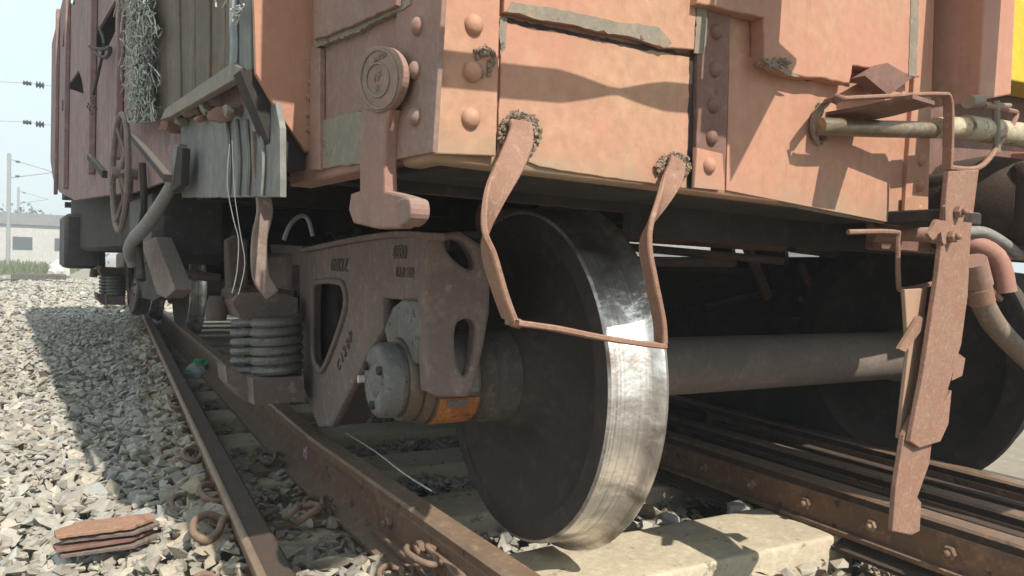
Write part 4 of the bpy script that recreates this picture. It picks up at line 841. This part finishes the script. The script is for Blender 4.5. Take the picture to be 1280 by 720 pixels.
# ================================================================= BACKGROUND
def far(px, dist): 
    r = ray(px, 330); r = np.array([r[0], r[1], 0]); r /= np.linalg.norm(r); return np.array([CAM[0], CAM[1], 0])+r*dist
def tree(px, dist, h, w, seed, label):
    p = far(px, dist); t = empty('tree', (p[0], p[1], -.2), label, 'tree', 'trees beyond the yard'); r = np.random.default_rng(seed)
    s = MB(); s.tube([p-ZB*.2, p+ZB*h*.3+X0*.1, p+ZB*h*.6], [w*.06, w*.045, w*.02], 7)
    for k in range(5): a = r.uniform(0, 6.28); s.tube([p+ZB*h*.35, p+ZB*h*.6+w*.3*np.array([math.cos(a), math.sin(a), 0])], [w*.03, w*.01], 5)
    s.build('trunk', BARK, t)
    n_ = 1500; cl = r.normal(0, 1, (14, 3))*(w*.28, w*.28, h*.16)+(0, 0, h*.62)
    c = cl[r.integers(0, 14, n_)]+r.normal(0, 1, (n_, 3))*w*.10; v = []; f = []
    for i in range(n_):
        a = r.normal(0, 1, 3); a /= np.linalg.norm(a); b_ = np.cross(a, r.normal(0, 1, 3)); b_ /= np.linalg.norm(b_); q = w*.035
        v += [p+c[i]-a*q, p+c[i]+b_*q*.7, p+c[i]+a*q, p+c[i]-b_*q*.7]; f.append((4*i, 4*i+1, 4*i+2, 4*i+3))
    me = bpy.data.meshes.new('crown'); me.from_pydata([tuple(x) for x in v], [], f); link('crown', me, LEAF, t)
TR = [(-60, 90, 6, 7), (-20, 80, 4, 6), (12, 95, 5, 7), (40, 110, 4.5, 7), (70, 100, 4, 7), (780, 60, 6, 8), (830, 55, 5, 7), (868, 62, 6, 8), (930, 58, 5, 7), (990, 60, 5.5, 8), (1040, 56, 6, 8), (1120, 60, 6, 8)]
TL = ['leafy tree beyond the left edge', 'low bushy tree at the far left', 'bushy tree behind the pale shed', 'tree behind the wall near the wagon end', 'tree touching the wagon end far away', 'tree seen under the wagon behind the wheel', 'tree in the gap above the axle', 'tree right of the gap above the axle', 'tree behind the bogie gap', 'tree in the right hand gap', 'tree right of the right hand gap', 'tree hidden at right behind the bar']
for (a, d, h, w), l in zip(TR, TL): tree(a, d, h, w, int(a)+200, l)
def shed(px, dist, w, h, d, label, mt=WALLM, cat='building'):
    p = far(px, dist); t = empty('shed', (p[0], p[1], -.2), label, cat); f = unit(np.array([p[0]-CAM[0], p[1]-CAM[1], 0])); sd = np.array([f[1], -f[0], 0])
    A = (sd, f, ZB)
    s = MB(); s.box(p+ZB*(h/2-.2), (w, d, h), A); s.build('wall', mt, t)
    s = MB(); s.prism([p+sd*w*.55-f*d*.55+ZB*(h-.19), p-sd*w*.55-f*d*.55+ZB*(h-.19), p-sd*w*.55-f*d*0+ZB*(h*1.25), p+sd*w*.55-f*d*0+ZB*(h*1.25)], f*.15); s.prism([p-sd*w*.55-f*d*.55+ZB*(h-.19), p-sd*w*.55+f*d*.55+ZB*(h-.19), p-sd*w*.55+ZB*h*1.25], sd*w*1.1); s.build('roof', ROOFM, t)
    for k in range(3):
        wn = MB(); wn.box(p-f*(d/2+.03)+sd*w*(k-1)*.3+ZB*h*.5, (w*.14, .06, h*.3), A); wn.build('window', GLASSM, t)
shed(28, 70, 9, 3.2, 5, 'pale low building far off at left'); shed(60, 85, 6, 3.5, 5, 'pale building partly behind the wagon end', ROOFM); shed(850, 45, 8, 2.2, 4, 'pale shed seen through the gap above the axle'); shed(1000, 48, 4, 2.4, 4, 'pale shed seen through the right hand gap')
# grass verge
r = np.random.default_rng(5); v = []; f = []
for i in range(26000):
    x = r.uniform(-60, -2.5); y = r.uniform(20, 75)
    if x > -5 and y < 40: continue
    h = r.uniform(.15, .55)*(1+noise.noise(Vector((x*.2, y*.2, 0)))); a = r.uniform(0, 6.28); w = .12; d = np.array([math.cos(a), math.sin(a), 0])*w; p = np.array([x, y, -.2]); ln = r.normal(0, .12, 3); ln[2] = h
    v += [tuple(p-d), tuple(p+d), tuple(p+ln)]; f.append((3*i-0, 3*i+1, 3*i+2)) if False else f.append((len(v)-3, len(v)-2, len(v)-1))
me = bpy.data.meshes.new('grass'); me.from_pydata(v, [], f); o = link('grass', me, GRASS); o['kind'] = 'stuff'; o['label'] = 'green and yellow grass verge in the distance at left'; o['category'] = 'grass'
# overhead wires and insulators at left
def pole(px, dist, h, label):
    p = far(px, dist); t = empty('overhead_mast', (p[0], p[1], -.2), label, 'mast', 'overhead line masts')
    s = MB(); s.box(p+ZB*h/2, (.22, .22, h), bev=.02); s.build('mast', GALV, t)
    s = MB(); s.tube([p+ZB*h*.95, p+ZB*h*.86+X0*2.6], .03, 6); s.tube([p+ZB*h*.78, p+ZB*h*.86+X0*2.6], .03, 6); s.build('cantilever', GALV, t)
    for zz in (.93, .80): s = MB(); s.lathe([(0, .03), (.05, .11), (.08, .04), (.13, .11), (.16, .04), (.21, .11), (.25, .03)], p+ZB*h*zz+X0*.35, X0, 10); s.build('insulator', DARK, t)
pole(10, 60, 7.5, 'galvanised overhead line mast at the left edge of the yard'); pole(22, 90, 7.5, 'more distant overhead line mast at left')
for k, (yy, dz) in enumerate(((104, 0), (153, 0))):
    P = [CAM+ray(px, py)*18 for px, py in ((-120, yy-6), (20, yy-1), (60, yy+3), (110, yy+8))]
    o = MB().tube(P, .006, 4, res=3).build('overhead_wire', GALV); origin_to(o); tag(o, ['upper thin overhead wire at left carrying insulators', 'lower thin overhead wire at left carrying insulators'][k], 'wire')
    for j, px in enumerate((34, 50)):
        c = CAM+ray(px, yy+(px-34)*.15)*18; s = MB(); s.lathe([(-.09, .02), (-.07, .06+.03*j), (-.03, .03), (0, .07+.03*j), (.03, .03), (.07, .06+.03*j), (.09, .02)], c, X0, 12)
        o = s.build('insulator', BLUE); origin_to(o); tag(o, [['small insulator on the upper wire, left one', 'larger insulator on the upper wire, next to the wagon'], ['small insulator on the lower wire, left one', 'larger insulator on the lower wire, next to the wagon']][k][j], 'insulator', 'insulators on the overhead wires')
# thin dust haze over the whole yard
s = MB(); s.box((0, 150, 5.4), (600, 600, 15)); hm = bpy.data.materials.new('haze_air'); hm.use_nodes = True; n = hm.node_tree.nodes; n.remove(n['Principled BSDF'])
pv = n.new('ShaderNodeVolumePrincipled'); pv.inputs['Color'].default_value = (.88, .95, 1, 1); pv.inputs['Density'].default_value = .0055; pv.inputs['Anisotropy'].default_value = .0
hm.node_tree.links.new(pv.outputs[0], n['Material Output'].inputs['Volume']); o = s.build('haze', hm); o['kind'] = 'stuff'
S.render.resolution_x = 1024; S.render.resolution_y = 576
